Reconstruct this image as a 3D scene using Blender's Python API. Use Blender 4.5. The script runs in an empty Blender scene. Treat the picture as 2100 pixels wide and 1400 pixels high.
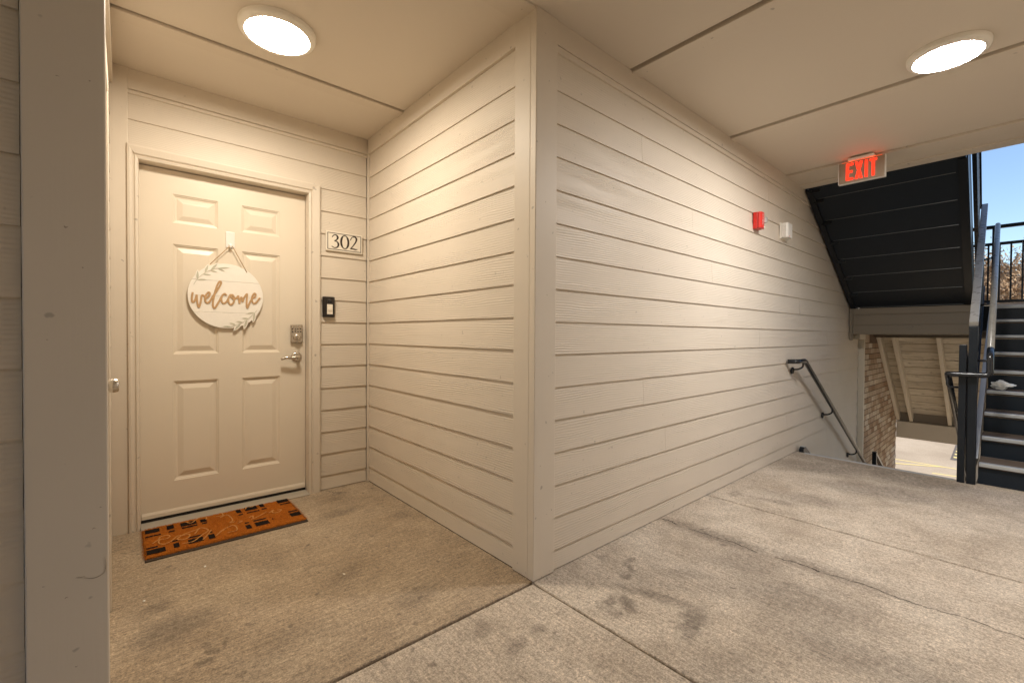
import bpy, bmesh, math, random
from mathutils import Vector, Matrix
random.seed(7)
scene = bpy.context.scene
COL = scene.collection
PI = math.pi

# ------------------------------------------------------------------ camera
cam_d = bpy.data.cameras.new('camera')
cam = bpy.data.objects.new('camera', cam_d)
COL.objects.link(cam)
cam_d.sensor_width = 36.0
cam_d.lens = 15.7137
cam_d.clip_start = 0.05
cam_d.clip_end = 2000
R3 = Vector((0.754879, -0.655838, 0.005901))
U3 = Vector((0.005016, 0.014769, 0.999878))
F2 = Vector((0.655845, 0.754757, -0.014438))
m = Matrix((R3, U3, -F2)).transposed().to_4x4()
m.translation = Vector((-1.388959, -1.444026, 1.117338))
cam.matrix_world = m
scene.camera = cam

# ------------------------------------------------------------------ world, sun, exposure
SUN_EL, SUN_AZ = math.radians(45), math.radians(270)     # azimuth of the sun, from +X towards +Y
W = bpy.data.worlds.new('World')
scene.world = W
W.use_nodes = True
nt = W.node_tree
nt.nodes.clear()
sky = nt.nodes.new('ShaderNodeTexSky')
sky.sky_type = 'NISHITA'
sky.sun_disc = False
sky.sun_elevation = SUN_EL
sky.sun_rotation = PI / 2 - SUN_AZ
sky.air_density = 1.0
sky.dust_density = 0.15
sky.ozone_density = 2.0
bg = nt.nodes.new('ShaderNodeBackground')
bg.inputs['Strength'].default_value = 0.14
wo = nt.nodes.new('ShaderNodeOutputWorld')
nt.links.new(sky.outputs[0], bg.inputs[0])
nt.links.new(bg.outputs[0], wo.inputs[0])
sun_d = bpy.data.lights.new('sun', 'SUN')
sun_d.energy = 4.4
sun_d.angle = math.radians(0.5)
sun_d.color = (1.0, 0.90, 0.76)
sun = bpy.data.objects.new('sun', sun_d)
COL.objects.link(sun)
sd = Vector((math.cos(SUN_EL) * math.cos(SUN_AZ), math.cos(SUN_EL) * math.sin(SUN_AZ), math.sin(SUN_EL)))
sun.rotation_euler = sd.to_track_quat('Z', 'Y').to_euler()
sun.location = sd * 30

vs = scene.view_settings
vs.view_transform = 'Standard'
vs.look = 'None'
vs.exposure = 0.60
vs.gamma = 1.0
vs.use_curve_mapping = False
scene.render.engine = 'CYCLES'
cy = scene.cycles
cy.use_denoising = True
cy.max_bounces = 12
cy.diffuse_bounces = 8
cy.glossy_bounces = 4
cy.sample_clamp_indirect = 4.0
cy.caustics_reflective = False
cy.caustics_refractive = False

# ------------------------------------------------------------------ dimensions (metres)
H = 2.578            # corridor ceiling
D = 1.844            # alcove depth (door wall)
OPP = -2.35          # opposite corridor wall
EDGE = 3.565         # edge of the landing
LAMP = 112.0
WEND = -4.4          # far end of the corridor behind the viewer

# ------------------------------------------------------------------ node helpers
class NT:
    def __init__(s, name):
        s.m = bpy.data.materials.new(name)
        s.m.use_nodes = True
        s.t = s.m.node_tree
        s.b = s.t.nodes['Principled BSDF']
        s.out = s.t.nodes['Material Output']
    def n(s, typ, **kw):
        nd = s.t.nodes.new(typ)
        for k, v in kw.items():
            if k.startswith('i_'):
                key = k[2:]
                nd.inputs[int(key) if key.isdigit() else key.replace('_', ' ')].default_value = v
            else:
                setattr(nd, k, v)
        return nd
    def l(s, a, b): s.t.links.new(a, b)
    def obj(s): return s.n('ShaderNodeTexCoord').outputs['Object']
    def pos(s): return s.n('ShaderNodeNewGeometry').outputs['Position']
    def rnd(s): return s.n('ShaderNodeObjectInfo').outputs['Random']
    def map(s, v, scale=(1, 1, 1), loc=(0, 0, 0), rot=(0, 0, 0)):
        nd = s.n('ShaderNodeMapping')
        nd.inputs['Scale'].default_value = scale
        nd.inputs['Location'].default_value = loc
        nd.inputs['Rotation'].default_value = rot
        s.l(v, nd.inputs['Vector'])
        return nd.outputs[0]
    def noise(s, v, scale, detail=4, rough=0.55, dist=0.0):
        nd = s.n('ShaderNodeTexNoise', i_Scale=scale, i_Detail=detail, i_Roughness=rough, i_Distortion=dist)
        if v is not None: s.l(v, nd.inputs['Vector'])
        return nd.outputs['Fac']
    def ramp(s, f, stops):
        nd = s.n('ShaderNodeValToRGB')
        e = nd.color_ramp.elements
        while len(e) < len(stops): e.new(0.5)
        for q, (p, c) in zip(e, stops):
            q.position = p
            q.color = (*c, 1) if len(c) == 3 else c
        s.l(f, nd.inputs[0])
        return nd.outputs[0]
    def math(s, op, a, b=None, clamp=False):
        nd = s.n('ShaderNodeMath', operation=op, use_clamp=clamp)
        for i, v in enumerate((a, b)):
            if v is None: continue
            if isinstance(v, (int, float)): nd.inputs[i].default_value = v
            else: s.l(v, nd.inputs[i])
        return nd.outputs[0]
    def vmath(s, op, a, b=None):
        nd = s.n('ShaderNodeVectorMath', operation=op)
        for i, v in enumerate((a, b)):
            if v is None: continue
            if isinstance(v, tuple): nd.inputs[i].default_value = v
            else: s.l(v, nd.inputs[i])
        return nd.outputs['Value'] if op in ('LENGTH', 'DISTANCE', 'DOT_PRODUCT') else nd.outputs[0]
    def maprange(s, v, a, b, c, d, smooth=False):
        nd = s.n('ShaderNodeMapRange', i_1=a, i_2=b, i_3=c, i_4=d)
        if smooth: nd.interpolation_type = 'SMOOTHSTEP'
        s.l(v, nd.inputs[0])
        return nd.outputs[0]
    def mix(s, f, a, b, mode='MIX'):
        nd = s.n('ShaderNodeMix', data_type='RGBA', blend_type=mode)
        for idx, v in ((0, f), (6, a), (7, b)):
            if isinstance(v, (int, float)): nd.inputs[idx].default_value = v
            elif isinstance(v, tuple): nd.inputs[idx].default_value = (*v, 1)
            else: s.l(v, nd.inputs[idx])
        return nd.outputs[2]
    def bump(s, h, strength=0.3, dist=0.002, prev=None):
        nd = s.n('ShaderNodeBump', i_Strength=strength, i_Distance=dist)
        s.l(h, nd.inputs['Height'])
        if prev is not None: s.l(prev, nd.inputs['Normal'])
        return nd.outputs[0]
    def set(s, color=None, rough=None, normal=None, metal=None, spec=None):
        for key, v in (('Base Color', color), ('Roughness', rough), ('Metallic', metal), ('Specular IOR Level', spec)):
            if v is None: continue
            if isinstance(v, (int, float)): s.b.inputs[key].default_value = v
            elif isinstance(v, tuple): s.b.inputs[key].default_value = (*v, 1)
            else: s.l(v, s.b.inputs[key])
        if normal is not None: s.l(normal, s.b.inputs['Normal'])
        return s.m

def simple(name, col, rough=0.5, metal=0.0, var=0.12, scale=14, bump=0.0, spec=0.5):
    k = NT(name)
    nz = k.noise(k.pos(), scale, 5)
    c = k.mix(nz, tuple(v * (1 - var) for v in col), tuple(min(1, v * (1 + var)) for v in col))
    n = k.bump(k.noise(k.pos(), scale * 12, 3), bump, 0.001) if bump else None
    rr = k.maprange(k.noise(k.pos(), scale * 2, 3), 0.3, 0.7, max(0.03, rough - 0.06), min(1, rough + 0.06))
    return k.set(c, rr, n, metal, spec)

PAINT = (0.620, 0.552, 0.462)
SOFFIT = (0.650, 0.585, 0.497)

def cedar_mat(name, col, strength=0.85):
    """painted fibre cement board: raised cedar grain along local X"""
    k = NT(name)
    o = k.obj()
    r = k.rnd()
    cmb = k.n('ShaderNodeCombineXYZ')
    k.l(k.math('MULTIPLY', r, 41.0), cmb.inputs[0])
    k.l(k.math('MULTIPLY', r, 17.0), cmb.inputs[2])
    p = k.vmath('ADD', o, cmb.outputs[0])
    p2 = k.map(p, (0.27, 0.0, 1.0))
    w = k.n('ShaderNodeTexWave', wave_type='BANDS', bands_direction='Z', wave_profile='SIN', i_Scale=27.0, i_Distortion=14.0, i_Detail=2.5, i_Detail_Scale=0.20, i_Detail_Roughness=0.5)
    k.l(p2, w.inputs['Vector'])
    amp = k.maprange(k.noise(k.map(p, (0.7, 0.0, 7.0)), 1.6, 2), 0.38, 0.68, 0.18, 1.0, True)
    h = k.math('MULTIPLY', w.outputs['Fac'], amp)
    fine = k.noise(k.map(p, (3, 1, 160)), 1.0, 3)
    h2 = k.math('ADD', h, k.math('MULTIPLY', fine, 0.22))
    n = k.bump(h2, strength, 0.0016)
    v = k.noise(k.pos(), 2.3, 4)
    c = k.mix(v, tuple(x * 0.93 for x in col), tuple(x * 1.06 for x in col))
    c = k.mix(k.math('MULTIPLY', r, 0.10), c, tuple(x * 0.82 for x in col))
    # scuffs and grime: thin dark flecks
    fl = k.maprange(k.noise(k.map(k.pos(), (1, 1, 1)), 38, 2, 0.4), 0.735, 0.78, 0.0, 0.5)
    c = k.mix(fl, c, tuple(x * 0.45 for x in col))
    return k.set(c, 0.50, n, spec=0.35)

def trim_mat(name, col, axis=2, strength=0.25):
    k = NT(name)
    sc = [60, 60, 60]
    sc[axis] = 1.4
    p = k.pos()
    fine = k.noise(k.map(p, tuple(sc)), 1.0, 3)
    big = k.noise(p, 90, 2)
    n = k.bump(fine, strength, 0.0012, k.bump(big, 0.12, 0.001))
    v = k.noise(p, 2.0, 4)
    c = k.mix(v, tuple(x * 0.93 for x in col), tuple(x * 1.06 for x in col))
    fl = k.maprange(k.noise(p, 30, 2, 0.4), 0.72, 0.77, 0.0, 0.6)
    c = k.mix(fl, c, tuple(x * 0.42 for x in col))
    return k.set(c, 0.48, n, spec=0.35)

MAT = {}
MAT['siding'] = cedar_mat('siding paint', PAINT)
MAT['siding_faint'] = cedar_mat('smooth siding paint', PAINT, 0.35)
MAT['trim'] = trim_mat('trim paint', PAINT, 2)
MAT['trim_x'] = trim_mat('trim paint lengthwise', PAINT, 0)
MAT['trim_y'] = trim_mat('trim paint crosswise', tuple(0.5 * (a + b) for a, b in zip(PAINT, SOFFIT)), 1)

def ceiling_mat():
    k = NT('soffit paint')
    p = k.pos()
    n = k.bump(k.noise(k.map(p, (30, 4, 30)), 1, 4), 0.14, 0.001, k.bump(k.noise(p, 130, 2), 0.1, 0.001))
    c = k.mix(k.noise(p, 1.7, 4), tuple(x * 0.95 for x in SOFFIT), tuple(x * 1.0 for x in SOFFIT))
    return k.set(c, 0.6, n, spec=0.3)
MAT['ceiling'] = ceiling_mat()

def door_mat():
    k = NT('door enamel')
    p = k.pos()
    n = k.bump(k.noise(p, 140, 2), 0.10, 0.001, k.bump(k.noise(k.map(p, (40, 40, 2)), 1, 3), 0.1, 0.001))
    col = (0.69, 0.615, 0.505)
    c = k.mix(k.noise(p, 2.6, 5), tuple(x * 0.95 for x in col), tuple(x * 1.04 for x in col))
    return k.set(c, 0.36, n, spec=0.4)
MAT['door'] = door_mat()

# stains and painted shade on the concrete: x, y, half length, half width, turn, darkness
STAINS_AND_SHADE = [
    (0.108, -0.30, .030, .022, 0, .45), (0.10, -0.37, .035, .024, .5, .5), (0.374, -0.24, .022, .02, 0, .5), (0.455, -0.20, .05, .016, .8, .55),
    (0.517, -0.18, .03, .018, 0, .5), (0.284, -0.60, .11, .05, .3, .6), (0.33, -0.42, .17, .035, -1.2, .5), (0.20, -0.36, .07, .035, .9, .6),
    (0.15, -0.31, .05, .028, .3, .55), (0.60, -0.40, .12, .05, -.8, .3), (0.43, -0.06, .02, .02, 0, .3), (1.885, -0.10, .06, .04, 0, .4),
    (1.95, -0.35, .15, .05, -1.3, .35), (2.152, -0.46, .26, .12, -1.2, .35), (3.135, -0.36, .40, .24, -1.0, .50), (3.30, -0.85, .26, .38, 0, .55), (3.45, -0.45, .16, .5, 0, .45),  # broad blobs by the landing edge mix dirt with the upper flight's painted shade
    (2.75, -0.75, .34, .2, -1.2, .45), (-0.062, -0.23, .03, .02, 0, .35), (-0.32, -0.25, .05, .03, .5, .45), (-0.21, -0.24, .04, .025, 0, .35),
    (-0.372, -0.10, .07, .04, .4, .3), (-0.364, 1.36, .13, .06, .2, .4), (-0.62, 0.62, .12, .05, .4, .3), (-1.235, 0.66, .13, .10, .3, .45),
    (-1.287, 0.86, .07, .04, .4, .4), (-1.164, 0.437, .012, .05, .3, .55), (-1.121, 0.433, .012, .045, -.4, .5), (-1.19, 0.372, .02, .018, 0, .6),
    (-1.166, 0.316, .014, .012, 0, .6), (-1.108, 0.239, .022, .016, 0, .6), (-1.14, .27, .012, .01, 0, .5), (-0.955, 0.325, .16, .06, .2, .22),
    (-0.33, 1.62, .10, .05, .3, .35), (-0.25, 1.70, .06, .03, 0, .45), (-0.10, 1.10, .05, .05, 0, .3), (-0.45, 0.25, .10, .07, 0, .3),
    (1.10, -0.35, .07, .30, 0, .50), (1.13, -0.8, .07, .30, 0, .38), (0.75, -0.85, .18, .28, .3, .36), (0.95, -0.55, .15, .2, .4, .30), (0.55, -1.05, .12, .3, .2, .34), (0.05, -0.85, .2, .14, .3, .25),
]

def concrete_mat(name='broomed concrete', tint=(1, 1, 1), along_y=True):
    k = NT(name)
    p = k.pos()
    fine = k.noise(p, 230, 3, 0.7)
    broom = k.noise(k.map(k.vmath('ADD', p, k.vmath('MULTIPLY', k.n('ShaderNodeTexNoise', i_Scale=5.0).outputs['Color'], (0.0, 0.03, 0))), (105, 8, 1) if along_y else (8, 105, 1), rot=(0, 0, 0.06)), 1.0, 4, 0.7)
    mid = k.noise(p, 34, 5, 0.7)
    big = k.noise(p, 2.1, 6, 0.6)
    med = k.noise(p, 6.5, 5, 0.65)
    base = k.ramp(big, [(0.30, (0.435, 0.362, 0.282)), (0.50, (0.565, 0.484, 0.392)), (0.70, (0.65, 0.572, 0.475))])
    base = k.mix(1.0, base, tint, 'MULTIPLY')
    base = k.mix(k.maprange(med, 0.42, 0.72, 0.0, 0.40), base, (0.25, 0.205, 0.158))
    speck = k.maprange(k.noise(p, 150, 4, 0.8), 0.33, 0.67, 0.40, 1.50)
    base = k.mix(0.75, base, k.mix(1.0, base, speck, 'MULTIPLY'))
    grit = k.maprange(k.noise(p, 60, 6, 0.85), 0.36, 0.64, 0.42, 1.42)
    base = k.mix(0.7, base, k.mix(1.0, base, grit, 'MULTIPLY'))
    bw = k.maprange(broom, 0.34, 0.66, 0.62, 1.25)
    base = k.mix(0.6, base, k.mix(1.0, base, bw, 'MULTIPLY'))
    # shaped stains, with the painted shade near the stairs
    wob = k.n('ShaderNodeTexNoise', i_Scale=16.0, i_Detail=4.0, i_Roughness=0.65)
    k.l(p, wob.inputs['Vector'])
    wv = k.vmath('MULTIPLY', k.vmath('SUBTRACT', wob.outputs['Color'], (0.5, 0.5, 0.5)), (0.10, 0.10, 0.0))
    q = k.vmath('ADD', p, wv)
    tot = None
    for (x, y, a, b, t, dk) in STAINS_AND_SHADE:
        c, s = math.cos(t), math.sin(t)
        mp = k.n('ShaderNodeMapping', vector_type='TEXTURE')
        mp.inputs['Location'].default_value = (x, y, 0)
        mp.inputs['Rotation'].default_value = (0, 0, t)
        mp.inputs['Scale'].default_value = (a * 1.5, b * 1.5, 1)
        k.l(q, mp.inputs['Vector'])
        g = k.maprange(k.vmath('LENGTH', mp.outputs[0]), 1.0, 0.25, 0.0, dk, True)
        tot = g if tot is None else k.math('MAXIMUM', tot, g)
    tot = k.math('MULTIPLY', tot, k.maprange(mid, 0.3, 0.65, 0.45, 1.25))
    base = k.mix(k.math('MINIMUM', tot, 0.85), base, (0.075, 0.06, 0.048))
    # small dark spots and pale flecks
    sp = k.maprange(k.noise(p, 19, 2, 0.35), 0.70, 0.76, 0.0, 0.55)
    base = k.mix(sp, base, (0.10, 0.08, 0.065))
    h = k.math('ADD', k.math('MULTIPLY', broom, 0.9), k.math('ADD', k.math('MULTIPLY', fine, 0.55), k.math('MULTIPLY', mid, 0.7)))
    n = k.bump(h, 0.9, 0.0045)
    return k.set(base, k.maprange(mid, 0.3, 0.7, 0.62, 0.9), n, spec=0.35)
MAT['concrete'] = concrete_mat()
MAT['concrete_brown'] = concrete_mat('older brown concrete', (0.75, 0.68, 0.58), False)

MAT['joint'] = simple('joint dirt', (0.05, 0.037, 0.027), 0.95)
MAT['seam'] = simple('soffit seam', (0.30, 0.235, 0.17), 0.9)
MAT['dent'] = simple('paint dent', (0.33, 0.275, 0.215), 0.8)
MAT['crack'] = simple('crack dirt', (0.028, 0.019, 0.014), 0.95)
MAT['steel_dark'] = simple('dark painted steel', (0.009, 0.012, 0.017), 0.34, bump=0.08, spec=0.3)
MAT['pan_dark'] = simple('dark pan steel', (0.010, 0.016, 0.025), 0.42, bump=0.1, spec=0.28)
MAT['rail_dark'] = simple('glossy dark rail paint', (0.014, 0.016, 0.020), 0.22, bump=0.04)
MAT['rail_lit'] = simple('rail paint with painted daylight', (0.30, 0.295, 0.275), 0.30, var=0.2, scale=9)  # pale colour stands in for sky glare and sun on the dark rails
MAT['pan_lip'] = simple('pan edge highlight', (0.10, 0.11, 0.12), 0.35, 0.3)  # lighter colour paints a highlight along each lip
MAT['nosing'] = simple('worn aluminium nosing', (0.46, 0.48, 0.49), 0.45, 0.3)
MAT['tread_top'] = simple('tread concrete', (0.13, 0.095, 0.070), 0.9, bump=0.4)
MAT['white_plastic'] = simple('white plastic', (0.74, 0.72, 0.68), 0.35, var=0.03)
MAT['lamp_ring'] = simple('lamp ring enamel', (0.80, 0.77, 0.70), 0.4, var=0.03)
MAT['nickel'] = simple('satin nickel', (0.62, 0.57, 0.50), 0.26, 1.0, var=0.05)
MAT['aluminium'] = simple('tan sign enamel', (0.34, 0.27, 0.20), 0.42, 0.2, var=0.05)
MAT['red'] = simple('alarm red', (0.62, 0.030, 0.022), 0.34, var=0.06)
MAT['black_plastic'] = simple('black plastic', (0.016, 0.013, 0.012), 0.35)
MAT['ink'] = simple('dark brown ink', (0.030, 0.020, 0.014), 0.5)
MAT['plate'] = simple('plate cream', (0.72, 0.665, 0.57), 0.45, var=0.04)
MAT['rubber'] = simple('mat backing rubber', (0.045, 0.030, 0.020), 0.85, bump=0.4, scale=60)
MAT['threshold'] = simple('painted sill', (0.36, 0.32, 0.26), 0.5, bump=0.2)
MAT['gap'] = simple('dark gap', (0.012, 0.010, 0.008), 0.9)
MAT['sign_white'] = simple('whitewashed board', (0.80, 0.765, 0.70), 0.55, var=0.04, scale=40, bump=0.1)
MAT['letter_wood'] = simple('brown wood lettering', (0.47, 0.295, 0.145), 0.6, var=0.18, scale=60)
MAT['leaf_green'] = simple('sage leaf print', (0.48, 0.47, 0.375), 0.6, var=0.1)
MAT['twine'] = simple('jute twine', (0.42, 0.27, 0.12), 0.9)
MAT['clear'] = None
k = NT('clear strobe lens')
k.b.inputs['Transmission Weight'].default_value = 0.65
k.b.inputs['IOR'].default_value = 1.45
MAT['clear'] = k.set((0.92, 0.92, 0.90), 0.08)
k = NT('lamp lens')
e = k.n('ShaderNodeEmission', i_Strength=LAMP)
e.inputs[0].default_value = (1.0, 0.885, 0.72, 1)
k.l(e.outputs[0], k.out.inputs[0])
MAT['lens_warm'] = k.m
k = NT('lamp lens corridor')
e = k.n('ShaderNodeEmission', i_Strength=LAMP * 2.1)
e.inputs[0].default_value = (1.0, 0.95, 0.895, 1)
k.l(e.outputs[0], k.out.inputs[0])
MAT['lens_cool'] = k.m
k = NT('exit letters lit')
e = k.n('ShaderNodeEmission', i_Strength=2.0)
e.inputs[0].default_value = (1.0, 0.026, 0.010, 1)
k.l(e.outputs[0], k.out.inputs[0])
MAT['exit_red'] = k.m
k = NT('exit led strip')
e = k.n('ShaderNodeEmission', i_Strength=1.6)
e.inputs[0].default_value = (1.0, 0.10, 0.02, 1)
k.l(e.outputs[0], k.out.inputs[0])
MAT['exit_led'] = k.m

def coir_mat():
    k = NT('orange coir')
    p = k.pos()
    f = k.noise(p, 420, 3, 0.7)
    b = k.noise(p, 22, 4)
    c = k.ramp(f, [(0.30, (0.13, 0.034, 0.006)), (0.52, (0.46, 0.14, 0.016)), (0.75, (0.62, 0.235, 0.04))])
    c = k.mix(k.maprange(b, 0.35, 0.7, 0.0, 0.5), c, (0.36, 0.10, 0.014))
    return k.set(c, 0.95, k.bump(f, 0.9, 0.004), spec=0.1)
MAT['coir'] = coir_mat()
def coir_flat(name, col):
    k = NT(name)
    f = k.noise(k.pos(), 420, 3, 0.7)
    c = k.mix(k.maprange(f, 0.3, 0.72, 0, 1), tuple(x * 0.45 for x in col), tuple(min(1, x * 1.5) for x in col))
    return k.set(c, 0.95, k.bump(f, 0.9, 0.004), spec=0.1)
MAT['coir_black'] = coir_flat('black coir print', (0.018, 0.012, 0.009))
MAT['coir_tan'] = coir_flat('tan coir script', (0.58, 0.27, 0.08))
MAT['coir_edge'] = coir_flat('brown coir edge', (0.16, 0.070, 0.022))

def brick_mat():
    k = NT('brick faces')
    r = k.rnd()
    c = k.ramp(r, [(0.0, (0.36, 0.24, 0.155)), (0.3, (0.52, 0.39, 0.275)), (0.6, (0.64, 0.53, 0.40)), (0.85, (0.76, 0.68, 0.56)), (1.0, (0.42, 0.28, 0.185))])
    nz = k.noise(k.map(k.pos(), (45, 45, 9)), 1.0, 4)
    c = k.mix(k.maprange(nz, 0.4, 0.7, 0, 0.5), c, (0.17, 0.10, 0.062))
    return k.set(c, 0.9, k.bump(k.noise(k.pos(), 120, 3), 0.5, 0.003), spec=0.2)
MAT['brick'] = brick_mat()
MAT['mortar'] = simple('mortar', (0.14, 0.095, 0.062), 0.95, bump=0.4)

def plank_mat():
    k = NT('weathered whitewashed planks')
    o = k.obj()
    r = k.rnd()
    cmb = k.n('ShaderNodeCombineXYZ')
    k.l(k.math('MULTIPLY', r, 31.0), cmb.inputs[0])
    k.l(k.math('MULTIPLY', r, 13.0), cmb.inputs[1])
    p = k.vmath('ADD', o, cmb.outputs[0])
    g = k.noise(k.map(p, (3.0, 34, 1)), 1.0, 5, 0.6, 0.6)
    blot = k.noise(k.map(p, (8, 15, 1)), 1.0, 4, 0.6)
    c = k.ramp(g, [(0.30, (0.36, 0.31, 0.24)), (0.46, (0.66, 0.60, 0.49)), (0.65, (0.76, 0.70, 0.59))])
    c = k.mix(k.maprange(blot, 0.60, 0.72, 0, 0.8), c, (0.11, 0.082, 0.056))
    c = k.mix(k.math('MULTIPLY', r, 0.3), c, (0.33, 0.28, 0.22))
    return k.set(c, 0.85, k.bump(g, 0.3, 0.003), spec=0.2)
MAT['plank'] = plank_mat()
MAT['rafter'] = trim_mat('rafter paint', (0.70, 0.64, 0.53), 0)
MAT['fascia'] = trim_mat('fascia paint', (0.23, 0.195, 0.15), 1)
MAT['paper'] = simple('crumpled white paper', (0.80, 0.82, 0.80), 0.8, var=0.03)

def asphalt_mat():
    k = NT('sunlit asphalt')
    p = k.pos()
    c = k.ramp(k.noise(p, 0.5, 6, 0.6), [(0.3, (0.37, 0.295, 0.215)), (0.55, (0.45, 0.365, 0.27)), (0.75, (0.51, 0.42, 0.32))])
    c = k.mix(1.0, c, k.maprange(k.noise(p, 40, 3, 0.7), 0.3, 0.7, 0.8, 1.15), 'MULTIPLY')
    return k.set(c, 0.9, k.bump(k.noise(p, 60, 3), 0.5, 0.01), spec=0.2)
MAT['asphalt'] = asphalt_mat()
MAT['yellow'] = simple('yellow marking paint', (0.76, 0.61, 0.24), 0.8, var=0.15, scale=30)
MAT['patch'] = simple('dark asphalt patch', (0.13, 0.11, 0.095), 0.9, bump=0.4)
def grass_mat():
    k = NT('dry winter grass')
    p = k.pos()
    c = k.ramp(k.noise(p, 0.35, 6, 0.7), [(0.35, (0.12, 0.095, 0.045)), (0.6, (0.23, 0.17, 0.085)), (0.8, (0.16, 0.14, 0.06))])
    return k.set(c, 0.95, k.bump(k.noise(p, 30, 3), 0.8, 0.05))
MAT['grass'] = grass_mat()
def twig_mat():
    k = NT('dry twigs and leaves')
    r = k.noise(k.pos(), 1.6, 5, 0.7)
    c = k.ramp(r, [(0.3, (0.20, 0.125, 0.075)), (0.5, (0.40, 0.275, 0.17)), (0.7, (0.55, 0.40, 0.255))])
    return k.set(c, 0.9, spec=0.1)
MAT['twig'] = twig_mat()
MAT['bark'] = simple('bark', (0.15, 0.10, 0.07), 0.95, var=0.3, scale=8, bump=0.6)
MAT['roofing'] = simple('roof shingle', (0.07, 0.06, 0.055), 0.95, bump=0.4)

# ------------------------------------------------------------------ object helpers
def tag(o, label, cat, group=None, kind=None):
    o['label'] = label
    o['category'] = cat
    if group: o['group'] = group
    if kind: o['kind'] = kind
    return o

def empty(name, label, cat, loc=(0, 0, 0), rotz=0.0, group=None, kind='thing'):
    o = bpy.data.objects.new(name, None)
    o.empty_display_size = 0.05
    o.location = loc
    o.rotation_euler = (0, 0, rotz)
    COL.objects.link(o)
    return tag(o, label, cat, group, kind)

class MB:
    def __init__(s): s.v, s.f, s.sm = [], [], []
    def add(s, vs, fs, smooth=False):
        o = len(s.v)
        s.v += [tuple(v) for v in vs]
        for f in fs:
            s.f.append(tuple(i + o for i in f))
            s.sm.append(smooth)
        return s
    def box(s, x0, x1, y0, y1, z0, z1):
        vs = [(x, y, z) for z in (z0, z1) for y in (y0, y1) for x in (x0, x1)]
        return s.add(vs, [(0, 2, 3, 1), (4, 5, 7, 6), (0, 1, 5, 4), (2, 6, 7, 3), (0, 4, 6, 2), (1, 3, 7, 5)])
    def prism(s, poly, axis, a, b):
        """poly: 2D outline; axis: direction of extrusion from a to b"""
        def P(u, v, w): return {'x': (w, u, v), 'y': (u, w, v), 'z': (u, v, w)}[axis]
        n = len(poly)
        vs = [P(u, v, a) for u, v in poly] + [P(u, v, b) for u, v in poly]
        fs = [tuple(range(n)), tuple(range(2 * n - 1, n - 1, -1))]
        fs += [(i, i + n, (i + 1) % n + n, (i + 1) % n) for i in range(n)]
        return s.add(vs, fs)
    def bar(s, p, q, w, h, up=(0, 0, 1)):
        p, q, up = Vector(p), Vector(q), Vector(up)
        d = (q - p).normalized()
        r = d.cross(up)
        if r.length < 1e-4: r = d.cross(Vector((1, 0, 0)))
        r.normalize()
        u = r.cross(d).normalized()
        vs = []
        for c in (p, q):
            for a, b in ((-1, -1), (1, -1), (1, 1), (-1, 1)):
                vs.append(c + r * (a * w / 2) + u * (b * h / 2))
        return s.add(vs, [(3, 2, 1, 0), (4, 5, 6, 7), (0, 1, 5, 4), (1, 2, 6, 5), (2, 3, 7, 6), (3, 0, 4, 7)])
    def tube(s, pts, r, n=12, caps=True):
        pts = [Vector(p) for p in pts]
        rs = r if isinstance(r, (list, tuple)) else [r] * len(pts)
        tang = []
        for i in range(len(pts)):
            a = pts[max(i - 1, 0)]
            b = pts[min(i + 1, len(pts) - 1)]
            tang.append((b - a).normalized())
        ref = Vector((0, 0, 1)) if abs(tang[0].z) < 0.9 else Vector((1, 0, 0))
        u = tang[0].cross(ref).normalized()
        vs = []
        for p, t, rr in zip(pts, tang, rs):
            u = (u - t * u.dot(t)).normalized()
            w = t.cross(u)
            for i in range(n):
                a = 2 * PI * i / n
                vs.append(p + u * (math.cos(a) * rr) + w * (math.sin(a) * rr))
        fs = []
        for j in range(len(pts) - 1):
            for i in range(n):
                fs.append((j * n + i, j * n + (i + 1) % n, (j + 1) * n + (i + 1) % n, (j + 1) * n + i))
        s.add(vs, fs, True)
        if caps:
            o = len(s.v) - len(vs)
            s.f.append(tuple(o + i for i in range(n - 1, -1, -1))); s.sm.append(False)
            s.f.append(tuple(o + (len(pts) - 1) * n + i for i in range(n))); s.sm.append(False)
        return s
    def lathe(s, prof, n=48, axis='z', c=(0, 0, 0), caps=True):
        """prof: list of (radius, height) along axis"""
        vs = []
        for r, h in prof:
            for i in range(n):
                a = 2 * PI * i / n
                x, y = r * math.cos(a), r * math.sin(a)
                v = {'z': (x, y, h), 'y': (x, h, y), 'x': (h, x, y)}[axis]
                vs.append((v[0] + c[0], v[1] + c[1], v[2] + c[2]))
        fs = [(j * n + i, j * n + (i + 1) % n, (j + 1) * n + (i + 1) % n, (j + 1) * n + i) for j in range(len(prof) - 1) for i in range(n)]
        s.add(vs, fs, True)
        if caps:
            o = len(s.v) - len(vs)
            for row in (0, len(prof) - 1):
                if prof[row][0] > 1e-5:
                    s.f.append(tuple(o + row * n + i for i in range(n))); s.sm.append(False)
        return s
    def mesh(s, name, mat):
        me = bpy.data.meshes.new(name)
        me.from_pydata(s.v, [], s.f)
        me.polygons.foreach_set('use_smooth', s.sm)
        bm = bmesh.new()
        bm.from_mesh(me)
        bmesh.ops.recalc_face_normals(bm, faces=bm.faces)
        bm.to_mesh(me)
        bm.free()
        if mat is not None: me.materials.append(mat if not isinstance(mat, str) else MAT[mat])
        return me
    def build(s, name, mat, parent=None, loc=(0, 0, 0), rotz=0.0, bevel=0.0, seg=2):
        return link(name, s.mesh(name, mat), parent, loc, rotz, bevel, seg)

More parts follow.
